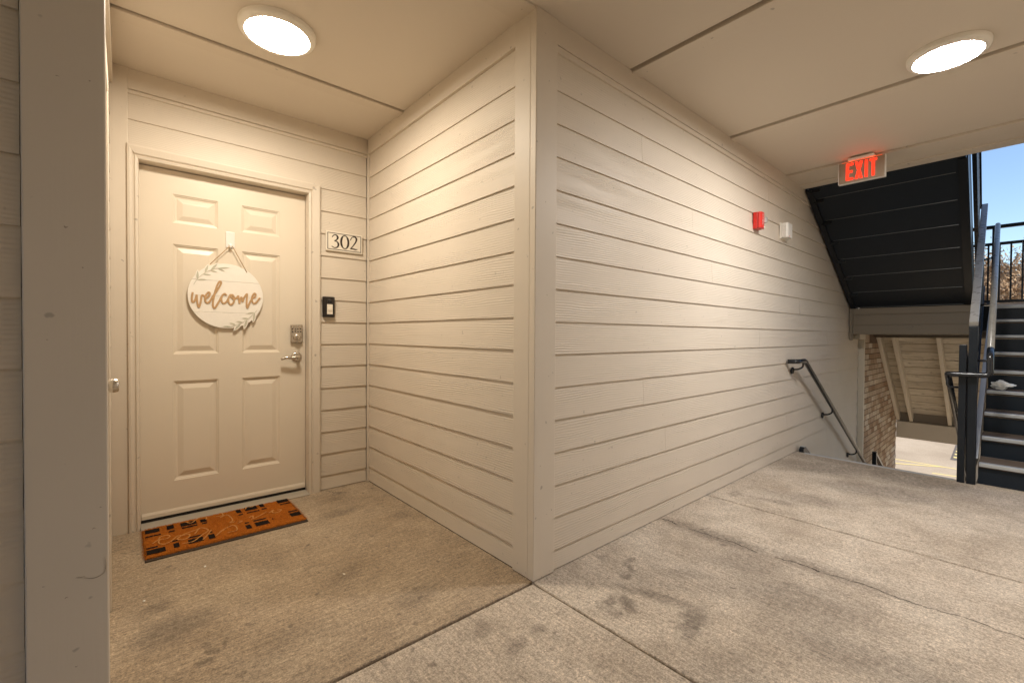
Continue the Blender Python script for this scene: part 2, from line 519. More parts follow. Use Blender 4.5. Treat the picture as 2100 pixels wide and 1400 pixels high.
def link(name, me, parent=None, loc=(0, 0, 0), rotz=0.0, bevel=0.0, seg=2):
    o = bpy.data.objects.new(name, me)
    o.location = loc
    o.rotation_euler = (0, 0, rotz)
    COL.objects.link(o)
    if parent is not None: o.parent = parent
    if bevel:
        md = o.modifiers.new('bevel', 'BEVEL')
        md.width = bevel
        md.segments = seg
        md.limit_method = 'ANGLE'
        md.angle_limit = math.radians(40)
        md.harden_normals = False
    return o

def smooth_path(pts, n=6):
    """Catmull-Rom through pts"""
    P = [Vector(p) for p in pts]
    P = [P[0] * 2 - P[1]] + P + [P[-1] * 2 - P[-2]]
    out = []
    for i in range(1, len(P) - 2):
        a, b, c, d = P[i - 1], P[i], P[i + 1], P[i + 2]
        for j in range(n):
            t = j / n
            out.append(0.5 * ((2 * b) + (c - a) * t + (2 * a - 5 * b + 4 * c - d) * t * t + (3 * b - a - 3 * c + d) * t ** 3))
    out.append(P[-2])
    return out

def fillet(pts, rad, n=5):
    P = [Vector(p) for p in pts]
    out = [P[0]]
    for i in range(1, len(P) - 1):
        a = (P[i - 1] - P[i]); b = (P[i + 1] - P[i])
        r = min(rad, a.length * 0.45, b.length * 0.45)
        s_, e_ = P[i] + a.normalized() * r, P[i] + b.normalized() * r
        for j in range(n + 1):
            t = j / n
            out.append((1 - t) ** 2 * s_ + 2 * t * (1 - t) * P[i] + t * t * e_)
    out.append(P[-1])
    return out

RIB = 0
def lift(i): return 0.00005 * (RIB % 7) + 0.000009 * i     # keeps crossing strokes off one plane
def ribbon(mb, pts, width, to3, thick, n=6):
    """flat stroke: pts 2D (u,v), width number or list, to3(u,v,h)->xyz"""
    P = smooth_path([(p[0], p[1], 0) for p in pts], n)
    m_ = len(P)
    if isinstance(width, (int, float)): ws = [width] * m_
    else:
        ws = []
        for i in range(m_):
            t = i / (m_ - 1) * (len(width) - 1)
            a = int(min(t, len(width) - 2))
            ws.append(width[a] + (width[a + 1] - width[a]) * (t - a))
    vs = []
    global RIB
    RIB += 1
    for i, p in enumerate(P):
        t = (P[min(i + 1, m_ - 1)] - P[max(i - 1, 0)]).normalized()
        nn = Vector((-t.y, t.x, 0))
        if i == 0: p = p - t * ws[i] * 0.35
        if i == m_ - 1: p = p + t * ws[i] * 0.35
        for sgn, h in ((-1, 0), (-.86, thick + lift(i)), (.86, thick + lift(i)), (1, 0)):
            q = p + nn * (sgn * ws[i] / 2)
            vs.append(to3(q.x, q.y, h))
    fs = []
    for i in range(m_ - 1):
        for j in range(3):
            fs.append((i * 4 + j, i * 4 + j + 1, i * 4 + 4 + j + 1, i * 4 + 4 + j))
    fs += [(0, 1, 2, 3), ((m_ - 1) * 4 + 3, (m_ - 1) * 4 + 2, (m_ - 1) * 4 + 1, (m_ - 1) * 4)]
    mb.add(vs, fs)

# ------------------------------------------------------------------ lap siding
def board_mesh(L, h, slope=0.0):
    """local: x along the board, -y outwards, z up from the lower edge"""
    mb = MB()
    top = h + 0.022
    j = lambda: random.uniform(-0.0009, 0.0009)
    def sec(x):
        a = j()
        return [(x, -0.0165 + j(), a), (x, -0.0055, a), (x, 0.0, top), (x, -0.0068, top)]
    v = sec(0) + sec(L)
    mb.add(v, [(3, 2, 1, 0), (4, 5, 6, 7), (0, 1, 5, 4), (1, 2, 6, 5), (2, 3, 7, 6), (3, 0, 4, 7)])
    return mb

def siding(parent, origin, rotz, rows, mat='siding', name='siding_board'):
    """rows: list of (x0, x1, zlow, height, [joints]) measured along the wall from origin"""
    o3 = Vector(origin)
    ax = Vector((math.cos(rotz), math.sin(rotz), 0))
    for (x0, x1, z, h, joints) in rows:
        xs = [x0] + sorted(joints) + [x1]
        for a, b in zip(xs[:-1], xs[1:]):
            g = 0.0006
            a2 = a + (g if a != x0 else 0)
            b2 = b - (g if b != x1 else 0)
            me = board_mesh(b2 - a2, h).mesh(name, mat)
            link(name, me, parent, tuple(o3 + ax * a2 + Vector((0, 0, z))), rotz)

# ================================================================== STRUCTURE
# floor: slabs over a dark bed, joints left open
floor = MB().box(-3.0, EDGE - 0.02, OPP - 0.1, D + 0.2, -0.16, -0.030).build('floor', 'joint')
floor['kind'] = 'structure'
def slab(x0, x1, y0, y1, m='concrete'):
    MB().box(x0, x1, y0, y1, -0.05, 0.0).build('concrete_slab', m, floor, bevel=0.007, seg=3)
slab(-1.475, 0.02, 0.012, D + 0.15, 'concrete_brown')
slab(-1.708, -0.004, OPP, -0.002)
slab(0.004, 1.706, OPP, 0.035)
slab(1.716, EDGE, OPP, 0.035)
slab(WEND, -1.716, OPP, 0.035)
# edge of the landing towards the stairs
MB().box(EDGE - 0.006, EDGE + 0.004, OPP, 0.03, -0.20, -0.012).build('edge_angle', 'steel_dark', floor)
# hairline cracks
def crack(pts, w0, seed):
    rr = random.Random(seed)
    P = smooth_path([(x, y, 0) for x, y in pts], 9)
    mb = MB()
    vs = []
    for i, p in enumerate(P):
        t = (P[min(i + 1, len(P) - 1)] - P[max(i - 1, 0)]).normalized()
        nn = Vector((-t.y, t.x, 0))
        p = p + nn * rr.uniform(-0.007, 0.007)
        w = w0 * (0.35 + rr.random() * 1.0) * (0.3 if i in (0, len(P) - 1) else 1)
        for sg in (-1, 1):
            q = p + nn * sg * w / 2
            vs.append((q.x, q.y, 0.0009))
    mb.add(vs, [(2 * i, 2 * i + 1, 2 * i + 3, 2 * i + 2) for i in range(len(P) - 1)])
    mb.build('crack', 'crack', floor)
crack([(1.085, 0.012), (1.10, -0.05), (1.085, -0.10)], 0.010, 1)
crack([(1.085, -0.17), (1.09, -0.30), (1.10, -0.42), (1.08, -0.55)], 0.005, 2)
crack([(1.10, -0.62), (1.115, -0.74), (1.105, -0.82)], 0.0065, 3)
crack([(1.105, -0.82), (1.13, -0.98), (1.11, -1.12), (1.14, -1.29)], 0.0045, 4)
crack([(1.14, -1.29), (1.13, -1.6), (1.17, -1.95), (1.15, -2.3)], 0.003, 5)
crack([(-0.30, 1.83), (-0.27, 1.74), (-0.20, 1.70)], 0.004, 6)

# ceiling: panels and battens
ceil = MB().box(WEND, 3.60, OPP - 0.1, D + 0.2, H + 0.012, H + 0.365).build('ceiling', 'seam')
ceil['kind'] = 'structure'
def panel(x0, x1, y0, y1, z=H): MB().box(x0, x1, y0, y1, z, z + 0.0115).build('ceiling_panel', 'ceiling', ceil)
xs = [WEND, -1.70, -0.485, 0.735, 1.985, 3.155]
for a, b in zip(xs[:-1], xs[1:]): panel(a, b - 0.019, OPP, 0.03)
panel(-1.46, 0.03, 0.135, 1.245); panel(-1.46, 0.03, 1.26, D + 0.1)
for a in xs[1:-1]:
    MB().box(a, a + 0.088, OPP, 0.028, H - 0.013, H + 0.004).build('batten', 'trim_y', ceil, bevel=0.003)
MB().box(3.150, 3.636, OPP, 0.028, H - 0.014, H + 0.012).build('soffit_board', 'trim_y', ceil, bevel=0.002)
MB().box(3.492, 3.642, OPP, 0.028, H - 0.022, H - 0.0142).build('edge_board', 'trim_y', ceil, bevel=0.002)
MB().box(3.602, 3.640, OPP, 0.028, H - 0.0125, H + 0.365).build('edge_fascia', 'trim_y', ceil, bevel=0.002)
MB().box(-1.46, 0.03, 1.255, 1.345, H - 0.012, H + 0.003).build('batten', 'trim_x', ceil, bevel=0.003)
MB().box(-1.46, 0.03, 0.006, 0.134, H - 0.010, H + 0.003).build('batten', 'trim_x', ceil, bevel=0.003)

# ------------------------------------------------------------------ walls
Z0R, PR = 0.097, 0.155
FR = 2.468                                   # underside of the frieze boards
# --- long wall beside the stairs
wr = empty('siding_wall', 'long beige lap siding wall from the outside corner past the fire alarm to the stairs', 'wall', (0, 0, 0))
MB().box(0.034, 5.98, 0.0305, 3.0, -3.0, 6.0).build('sheathing', 'gap', wr)
J = {0: [2.35], 1: [3.3], 2: [1.15], 3: [3.05], 4: [0.9, 4.3], 5: [2.62], 6: [2.62, 4.55], 7: [2.02], 8: [3.6], 9: [1.75], 10: [4.1], 11: [1.46], 12: [3.1], 13: [0.86, 2.77], 14: [2.3]}
rows = [(0.14, EDGE + 0.01, 0.005, Z0R - 0.005, [1.9])]
for i in range(14):
    rows.append((0.14, 5.965, Z0R + PR * i, PR, J.get(i, [])))
rows.append((0.14, 5.965, Z0R + PR * 14, FR + 0.01 - (Z0R + PR * 14), [2.77]))
for i in range(1, 13):
    rows.append((EDGE + 0.012, 5.965, Z0R - PR * i, PR, [4.6] if i % 3 == 1 else []))
siding(wr, (0, 0.0305, 0), 0, rows)
MB().box(0.0, 0.137, 0.0, 0.038, 0.004, H).build('corner_board', 'trim', wr, bevel=0.003)
MB().box(0.137, EDGE + 0.5, 0.004, 0.030, FR, H).build('frieze_board', 'trim_x', wr, bevel=0.002)
MB().box(0.137, 3.9, 0.0085, 0.031, FR - 0.030, FR - 0.001).build('bed_strip', 'trim_x', wr, bevel=0.004)
MB().box(5.975, 6.015, -0.046, 0.03, -3.0, 1.085).build('end_board', 'rafter', wr, bevel=0.003)
MB().box(5.70, 6.015, -0.050, 0.03, 1.087, 1.17).build('head_block', 'rafter', wr, bevel=0.003)
# --- alcove side wall (right of the door)
ZW, PW = 0.113, 0.1558
ww = empty('alcove_wall', 'brightly lit lap siding wall between the number plate corner and the outside corner post', 'wall', (0, 0, 0))
rows = [(0.0, D - 0.165, 0.005, ZW - 0.005, [])]
for i in range(14): rows.append((0.0, D - 0.165, ZW + PW * i, PW, []))
rows.append((0.0, D - 0.165, ZW + PW * 14, FR + 0.01 - (ZW + PW * 14), []))
siding(ww, (0.0305, D - 0.018, 0), -PI / 2, rows)
MB().box(0.0015, 0.033, 0.0395, 0.147, 0.004, H).build('corner_board', 'trim', ww, bevel=0.003)
MB().box(0.004, 0.033, 0.147, D - 0.02, FR, H).build('frieze_board', 'trim_y', ww, bevel=0.002)
MB().box(0.034, 0.20, 0.148, D + 0.3, -0.3, H + 0.1).build('sheathing', 'gap', ww)
MB().box(0.006, 0.034, D - 0.0165, D + 0.012, -0.002, H).build('inside_corner', 'trim', ww, bevel=0.004)
# --- wall with the door
wd = empty('doorway_wall', 'lap siding wall around the white panel door with the doorbell and number plate', 'wall', (0, 0, 0))
DX0, DX1, DZ1 = -1.319, -0.420, 2.083
rows = [(0, 0.336, 0.005, 0.097, [])]
zz = 0.102; pd = 0.1573
for i in range(13): rows.append((0, 0.336, zz + pd * i, pd, []))
rows.append((0, 0.336, zz + pd * 13, pd, []))
siding(wd, (-0.336, D + 0.0125, 0), 0, rows)
siding(wd, (-1.376, D + 0.0125, 0), 0, [(0.0, 1.376, zz + pd * 14, FR + 0.01 - (zz + pd * 14), []), (0.0, 1.04, 2.160, zz + pd * 14 - 2.160, [])], 'siding_faint')
MB().box(-1.376, 0.006, D - 0.014, D + 0.012, FR, H).build('frieze_board', 'trim_x', wd, bevel=0.002)
MB().box(-1.376, 0.006, D - 0.006, D + 0.012, FR - 0.022, FR - 0.001).build('bed_strip', 'trim_x', wd, bevel=0.004)
MB().box(-1.455, -1.3660, D - 0.018, D + 0.012, -0.002, H).build('corner_board', 'trim', wd, bevel=0.003)
MB().box(-1.50, DX0 - 0.02, D + 0.013, D + 0.30, -0.3, H + 0.1).build('sheathing', 'gap', wd)
MB().box(DX1 + 0.02, 0.034, D + 0.013, D + 0.30, -0.3, H + 0.1).build('sheathing', 'gap', wd)
MB().box(DX0 - 0.02, DX1 + 0.02, D + 0.013, D + 0.30, DZ1 + 0.03, H + 0.1).build('sheathing', 'gap', wd)
# --- left side wall of the alcove, seen edge on
wl = empty('alcove_left_wall', 'left side wall of the alcove seen edge on behind the near left post', 'wall', (0, 0, 0))
rows = [(1.03, D - 0.022, 0.005, ZW - 0.005, [])]
for i in range(14): rows.append((1.03, D - 0.022, ZW + PW * i, PW, []))
rows.append((0.0, D - 0.022, ZW + PW * 14, FR + 0.01 - (ZW + PW * 14), []))
siding(wl, (-1.4575, 0.0, 0), PI / 2, rows)
MB().box(-1.4575, -1.4275, 0.04, D - 0.02, FR, H).build('frieze_board', 'trim_y', wl, bevel=0.002)
MB().box(-1.62, -1.458, 0.04, D + 0.3, -0.3, H + 0.1).build('sheathing', 'gap', wl)
# --- corridor wall to the left of the post
wc = empty('corridor_wall', 'near lap siding wall and broad flat corner board at the left edge', 'wall', (0, 0, 0))
rows = [(0.0, -1.56 - WEND, 0.005, 0.09, [])]
for i in range(15): rows.append((0.0, -1.56 - WEND, 0.095 + 0.157 * i, 0.157, []))
siding(wc, (WEND, 0.0305, 0), 0, rows)
MB().box(-1.557, -1.4186, 0.0, 0.038, 0.004, H).build('corner_board', 'trim', wc, bevel=0.0035)
MB().box(WEND, -1.557, 0.004, 0.03, FR, H).build('frieze_board', 'trim_x', wc, bevel=0.002)
MB().box(WEND, -1.63, 0.0305, 3.0, -0.3, 6.0).build('sheathing', 'gap', wc)
def nick(parent, pts, w, to3):
    mb = MB()
    ribbon(mb, pts, [w * 0.3, w, w * 0.6, w * 0.2], to3, 0.0004, 4)
    mb.build('nick', 'dent', parent)
lp = lambda u, v, h: (u, -0.0005 - h, v)
for (x, z, dx, dz, w) in ((-1.490, 1.360, .006, -.003, .004), (-1.447, 1.705, .003, -.001, .003), (-1.502, 1.695, .006, .001, .002), (-1.434, 0.700, .004, .002, .002), (-1.447, 0.652, .006, .003, .002), (-1.530, 0.545, .004, 0, .0018), (-1.494, 0.505, .005, .002, .0025), (-1.478, 0.34, .004, -.002, .0022), (-1.520, 1.10, .003, .001, .0018), (-1.461, 1.27, .003, -.003, .0018)):
    nick(wc, [(x, z), (x + dx * .4, z + dz), (x + dx, z + dz * .2)], w, lp)
nick(wc, [(-1.4615, 0.542), (-1.448, 0.536), (-1.436, 0.537), (-1.4265, 0.543)], 0.0016, lp)
nick(wc, [(-1.4265, 0.543), (-1.4245, 0.553), (-1.4240, 0.566), (-1.4260, 0.580)], 0.0011, lp)
nick(wc, [(-1.475, 0.548), (-1.466, 0.545), (-1.460, 0.546)], 0.0012, lp)
for (x, z, dx, dz, w) in ((0.062, 1.72, .003, .005, .003), (0.04, 0.52, .002, .004, .002), (0.09, 0.93, .003, -.002, .0025), (0.075, 1.30, .003, .003, .002), (0.115, 0.30, .002, .006, .002)):
    nick(wr, [(x, z), (x + dx * .4, z + dz), (x + dx, z + dz * .2)], w, lp)
# --- opposite corridor wall, behind the camera
wo_ = empty('opposite_wall', 'plain lap siding wall on the far side of the corridor behind the viewer', 'wall', (0, 0, 0))
mb = MB()
for i in range(-1, 16):
    z = 0.097 + PR * i
    t = board_mesh(3.6 - WEND, PR)
    mb.add([(3.6 - x, OPP - y, z + q) for x, y, q in t.v], t.f)
mb.build('siding_boards', 'siding', wo_)
MB().box(WEND, 3.6, OPP - 3.0, OPP - 0.001, -3.0, 6.0).build('sheathing', 'trim', wo_)
# --- unseen block added to keep sun off the stairs; the storey above
sun_blk = empty('sun_blocker', 'unseen tall block added to shade the stairs from the sun', 'building', (0, 0, 0))
MB().box(-2.5, 5.88, -15.0, -8.0, -2.95, 11.2).build('wall', 'trim', sun_blk)
MB().box(-2.9, 5.89, -15.4, -7.7, 11.203, 11.5).build('roof', 'roofing', sun_blk)
up_ = empty('upper_storey', 'upper storey of the building above the corridor ceiling', 'building', (0, 0, 0))
MB().box(WEND, 3.58, D + 0.31, 5.0, H + 0.366, 6.0).build('wall', 'trim', up_)
MB().box(WEND - 0.2, 3.7, -5.6, 5.2, 6.003, 6.3).build('roof', 'roofing', up_)

# ================================================================== DOOR
DY = D + 0.060                               # face of the door
door = empty('entry_door', 'closed cream six panel entry door with nickel keypad and lever, inside the alcove', 'door', (0, 0, 0))
PX = [(-1.165, -0.937), (-0.807, -0.582)]
PZ = [(0.232, 0.829), (0.991, 1.648), (1.774, 1.945)]
leaf = MB()
xs_ = [DX0, PX[0][0], PX[0][1], PX[1][0], PX[1][1], DX1]
zs_ = [0.028, PZ[0][0], PZ[0][1], PZ[1][0], PZ[1][1], PZ[2][0], PZ[2][1], DZ1]
for i in range(5):
    for j in range(7):
        if i in (1, 3) and j in (1, 3, 5): continue
        leaf.add([(xs_[i], DY, zs_[j]), (xs_[i + 1], DY, zs_[j]), (xs_[i + 1], DY, zs_[j + 1]), (xs_[i], DY, zs_[j + 1])], [(0, 1, 2, 3)])
leaf.box(DX0, DX1, DY + 0.0165, DY + 0.045, 0.028, DZ1)
for (a, b) in ((DX0, DX0), (DX1, DX1)):
    leaf.add([(a, DY, 0.028), (a, DY + 0.0165, 0.028), (a, DY + 0.0165, DZ1), (a, DY, DZ1)], [(0, 1, 2, 3)])
for z in (0.028, DZ1):
    leaf.add([(DX0, DY, z), (DX1, DY, z), (DX1, DY + 0.0165, z), (DX0, DY + 0.0165, z)], [(0, 1, 2, 3)])
leaf.build('leaf', 'door', door)
RINGS = [(0.0, 0.0), (0.003, 0.0045), (0.008, 0.0055), (0.011, 0.0105), (0.020, 0.0120), (0.024, 0.0105), (0.046, 0.0030), (0.049, 0.0024)]
for (x0, x1) in PX:
    for (z0, z1) in PZ:
        mb = MB()
        vs = []
        for (ins, dep) in RINGS:
            vs += [(x0 + ins, DY + dep, z0 + ins), (x1 - ins, DY + dep, z0 + ins), (x1 - ins, DY + dep, z1 - ins), (x0 + ins, DY + dep, z1 - ins)]
        fs = []
        for r in range(len(RINGS) - 1):
            for q in range(4):
                fs.append((r * 4 + q, r * 4 + (q + 1) % 4, r * 4 + 4 + (q + 1) % 4, r * 4 + 4 + q))
        fs.append(tuple(len(vs) - 4 + q for q in range(4)))
        mb.add(vs, fs)
        mb.build('door_panel', 'door', door)
MB().prism([(DY - 0.001, 0.031), (DY - 0.009, 0.033), (DY - 0.009, 0.052), (DY - 0.003, 0.066), (DY - 0.001, 0.066)], 'x', DX0 + 0.004, DX1 - 0.004).build('door_sweep', 'door', door)
# jambs and head
MB().box(DX0 - 0.020, DX0 - 0.003, D + 0.006, D + 0.16, 0.0, DZ1 + 0.026).build('jamb', 'trim', door)
MB().box(DX1 + 0.003, DX1 + 0.020, D + 0.006, D + 0.16, 0.0, DZ1 + 0.026).build('jamb', 'trim', door)
MB().box(DX0 - 0.003, DX1 + 0.003, D + 0.006, D + 0.16, DZ1 + 0.006, DZ1 + 0.026).build('head_jamb', 'trim_x', door)
# casings: stepped brick mould
def casing_profile(w, base):
    return [(0, base + 0.0), (0.004, base - 0.022), (0.016, base - 0.026), (0.022, base - 0.020), (0.030, base - 0.030), (w - 0.014, base - 0.036), (w - 0.004, base - 0.034), (w, base)]
CB = D + 0.006
def casing(path, w, name='casing'):
    """path: inner edge points in (x,z); profile sweeps outwards to the left of the path direction"""
    prof = casing_profile(w, CB)
    mb = MB()
    vs = []
    for i, (x, z) in enumerate(path):
        for (o_, y) in prof:
            vs.append((x[0] + x[1] * o_, y, z[0] + z[1] * o_))
    n = len(prof)
    fs = [(i * n + j, i * n + j + 1, (i + 1) * n + j + 1, (i + 1) * n + j) for i in range(len(path) - 1) for j in range(n - 1)]
    fs += [tuple(range(n)), tuple((len(path) - 1) * n + q for q in range(n - 1, -1, -1))]
    mb.add(vs, fs)
    mb.build(name, 'trim', door)
HI = DZ1 + 0.004
LW = 0.0545
casing([((DX0 - 0.001, -1), (0.0, 0)), ((DX0 - 0.001, -1), (HI, 0.078 / LW))], LW)
casing([((DX1 + 0.001, 1), (0.0, 0)), ((DX1 + 0.001, 1), (HI, 1))], 0.080)
casing([((DX0 - 0.001, -LW / 0.078), (HI, 1)), ((DX1 + 0.001, 1), (HI, 1))], 0.078)
# sill
MB().prism([(D - 0.045, 0.001), (D - 0.045, 0.006), (D - 0.036, 0.0105), (D + 0.05, 0.0155), (D + 0.05, 0.001)], 'x', DX0 - 0.0015, DX1 + 0.0015).build('threshold', 'threshold', door, bevel=0.002)
MB().box(DX0, DX1, D + 0.052, D + 0.20, 0.001, 0.0285).build('dark_gap', 'gap', door)
# keypad deadbolt
kp = MB().box(-0.519, -0.441, DY - 0.022, DY - 0.0005, 1.056, 1.180).build('keypad_lock', 'nickel', door, bevel=0.006, seg=3)
for r in range(2):
    for c in range(4):
        MB().lathe([(0.0045, DY - 0.0245), (0.0045, DY - 0.021)], 10, 'y', (-0.508 + c * 0.0175, 0, 1.150 - r * 0.018)).build('keypad_button', 'black_plastic', kp)
MB().lathe([(0.024, DY - 0.022), (0.024, DY - 0.034), (0.021, DY - 0.038), (0.0, DY - 0.038)], 28, 'y', (-0.478, 0, 1.092)).build('lock_cylinder', 'nickel', kp)
MB().box(-0.481, -0.475, DY - 0.050, DY - 0.037, 1.074, 1.110).build('thumb_turn', 'nickel', kp, bevel=0.002)
# lever
MB().lathe([(0.034, DY - 0.0005), (0.034, DY - 0.006), (0.030, DY - 0.011), (0.022, DY - 0.013), (0.0, DY - 0.013)], 32, 'y', (-0.478, 0, 0.957)).build('rosette', 'nickel', door)
lv = MB()
lv.tube([(-0.478, DY - 0.010, 0.957), (-0.478, DY - 0.050, 0.957)], 0.012, 16)
lv.tube(smooth_path([(-0.470, DY - 0.052, 0.957), (-0.492, DY - 0.056, 0.957), (-0.520, DY - 0.055, 0.953), (-0.548, DY - 0.052, 0.955), (-0.572, DY - 0.047, 0.950), (-0.586, DY - 0.043, 0.946)]), [0.0125 - 0.0001 * i for i in range(31)], 12)
lv.build('lever', 'nickel', door)

# storage door on the left side wall: only its knob shows past the near post
sdoor = empty('storage_door', 'door seen edge on, only its nickel knob showing past the near left post', 'door', (0, 0, 0))
MB().box(-1.470, -1.4515, 0.19, 0.94, 0.012, 2.06).build('leaf', 'door', sdoor, bevel=0.002)
for y0, y1 in ((0.10, 0.185), (0.945, 1.028)):
    MB().box(-1.458, -1.431, y0, y1, 0.0, 2.15).build('casing', 'trim', sdoor, bevel=0.004)
MB().box(-1.458, -1.431, 0.185, 0.945, 2.065, 2.15).build('casing', 'trim_y', sdoor, bevel=0.004)
MB().lathe([(0.028, -1.4513), (0.028, -1.446), (0.014, -1.440), (0.013, -1.428), (0.0232, -1.424), (0.0232, -1.414), (0.0215, -1.4035), (0.019, -1.4005), (0.0, -1.4005)], 32, 'x', (0, 0.45, 0.951)).build('knob', 'nickel', sdoor)

# ================================================================== WELCOME SIGN
SY = DY - 0.020                              # face of the sign
hook = empty('adhesive_hook', 'white stick-on hook in the middle of the door, holding up the welcome sign', 'hook', (-0.872, DY, 1.714))
MB().box(-0.0245, 0.0245, -0.006, -0.0005, -0.052, 0.050).build('hook_plate', 'white_plastic', hook, bevel=0.005, seg=3)
hb = MB()
hb.tube(smooth_path([(0, -0.005, -0.030), (0, -0.014, -0.048), (0, -0.024, -0.050), (0, -0.028, -0.038)]), [0.010 - 0.0002 * i for i in range(19)], 12)
hb.build('hook_prong', 'white_plastic', hook)
sign = empty('welcome_sign', 'round whitewashed plank sign reading welcome in brown script, hanging on the door', 'sign', (-0.893, SY, 1.353))
SR = 0.2035
sc_x, sc_z = -0.893, 1.353
def disc_strip(z0, z1):
    pts = []
    n = 26
    a0, a1 = math.asin(max(-1, z0 / SR)), math.asin(min(1, z1 / SR))
    for i in range(n + 1):
        a = a0 + (a1 - a0) * i / n
        pts.append((SR * math.cos(a), SR * math.sin(a)))
    for i in range(n, -1, -1):
        a = a0 + (a1 - a0) * i / n
        pts.append((-SR * math.cos(a), SR * math.sin(a)))
    out = []
    for p in pts:
        if not out or (abs(p[0] - out[-1][0]) + abs(p[1] - out[-1][1])) > 1e-5: out.append(p)
    if (abs(out[0][0] - out[-1][0]) + abs(out[0][1] - out[-1][1])) < 1e-5: out.pop()
    return out
cuts = [-SR, -0.1051, -0.0035, 0.0924, SR]
for a, b in zip(cuts[:-1], cuts[1:]):
    MB().prism(disc_strip(a + 0.0006, b - 0.0006), 'y', 0.0, 0.0075).build('sign_plank', 'sign_white', sign, bevel=0.0006, seg=1)
MB().lathe([(SR - 0.004, 0.0076), (SR - 0.004, 0.010)], 48, 'y').build('backing', 'sign_white', sign)
def s3(dep): return lambda u, v, h: (u - sc_x, -dep - h, v - sc_z)
WELCOME = [ [(-1.0711, 1.3617), (-1.0751, 1.3347), (-1.0737, 1.3096), (-1.0641, 1.3086), (-1.0552, 1.331), (-1.0511, 1.3508), (-1.0496, 1.3216), (-1.0441, 1.2852), (-1.0381, 1.2791), (-1.0311, 1.3079), (-1.0253, 1.3475), (-1.0147, 1.3482), (-1.0053, 1.3315)],
    [(-1.0053, 1.3315), (-0.9887, 1.3473), (-0.9833, 1.3641), (-0.9916, 1.3704), (-1.0052, 1.3488), (-1.0074, 1.319), (-0.9984, 1.3047), (-0.9847, 1.3143), (-0.9722, 1.3384)],
    [(-0.9722, 1.3384), (-0.9447, 1.3876), (-0.9255, 1.4267), (-0.9267, 1.4417), (-0.9369, 1.4358), (-0.951, 1.3972), (-0.9638, 1.3364), (-0.9685, 1.2962), (-0.9627, 1.2756), (-0.9535, 1.282), (-0.9365, 1.3154), (-0.9215, 1.3489)],
    [(-0.8978, 1.3605), (-0.9055, 1.3671), (-0.9172, 1.3568), (-0.9236, 1.3337), (-0.9186, 1.3113), (-0.9074, 1.3068), (-0.8945, 1.3192), (-0.8827, 1.3437)],
    [(-0.863, 1.3627), (-0.8761, 1.3593), (-0.8849, 1.3359), (-0.8828, 1.3106), (-0.8719, 1.3), (-0.8587, 1.3119), (-0.8534, 1.3377), (-0.8608, 1.3603), (-0.8717, 1.3545), (-0.863, 1.3397), (-0.8454, 1.3408), (-0.832, 1.357)],
    [(-0.8312, 1.357), (-0.8277, 1.3289), (-0.825, 1.311), (-0.8205, 1.337), (-0.8142, 1.3493), (-0.8097, 1.3402), (-0.808, 1.3222), (-0.7984, 1.3487), (-0.7848, 1.3718), (-0.7816, 1.3653), (-0.7844, 1.3261), (-0.7836, 1.2897), (-0.779, 1.2873), (-0.7666, 1.3192), (-0.7541, 1.3434)],
    [(-0.7541, 1.3434), (-0.7365, 1.3576), (-0.7318, 1.3736), (-0.7397, 1.38), (-0.7513, 1.3619), (-0.7542, 1.3356), (-0.7459, 1.3151), (-0.732, 1.3184), (-0.7202, 1.3348), (-0.7099, 1.3502)],]
mb = MB()
for st in WELCOME: ribbon(mb, st, 0.0108, s3(0.0002), 0.0042)
mb.build('lettering', 'letter_wood', sign)
STEMS = [ [(-1.0657, 1.4132), (-1.0496, 1.4437), (-1.0191, 1.4808), (-0.9799, 1.5082), (-0.9443, 1.5238), (-0.9145, 1.5309)],
    [(-0.7274, 1.267), (-0.746, 1.2442), (-0.776, 1.2119), (-0.8101, 1.1876), (-0.8458, 1.1714), (-0.8723, 1.1607)],]
LEAVES = [ ((-1.0476, 1.4439), (-1.0454, 1.5003)),
    ((-1.0089, 1.4916), (-0.991, 1.5403)),
    ((-0.9779, 1.5094), (-0.9421, 1.5545)),
    ((-0.9401, 1.5242), (-0.8756, 1.5349)),
    ((-0.9401, 1.5232), (-0.9038, 1.5077)),
    ((-0.9799, 1.5068), (-0.9444, 1.4993)),
    ((-1.0171, 1.48), (-0.9759, 1.4784)),
    ((-1.0476, 1.4439), (-0.9987, 1.4491)),
    ((-0.7414, 1.2549), (-0.7873, 1.2454)),
    ((-0.776, 1.2129), (-0.8123, 1.216)),
    ((-0.8101, 1.1902), (-0.8436, 1.1935)),
    ((-0.848, 1.1739), (-0.8809, 1.1845)),
    ((-0.8723, 1.1607), (-0.9156, 1.1615)),
    ((-0.8191, 1.1797), (-0.8548, 1.1379)),
    ((-0.7829, 1.2065), (-0.7989, 1.1489)),
    ((-0.7391, 1.2497), (-0.7462, 1.1943)),]
def leaf_poly(a, b, w, grow=0.0, n=9):
    a, b = Vector(a), Vector(b)
    d = (b - a)
    L = d.length
    d.normalize()
    nn = Vector((-d.y, d.x))
    a2, L2 = a - d * grow, L + 2 * grow
    up, dn = [], []
    for i in range(n + 1):
        t = i / n
        ww_ = math.sin(PI * min(1, t ** 0.8)) * (w / 2) + grow * (math.sin(PI * t) ** 0.5)
        c = a2 + d * (L2 * t)
        up.append(c + nn * ww_)
        dn.append(c - nn * ww_)
    return up + dn[-2:0:-1]
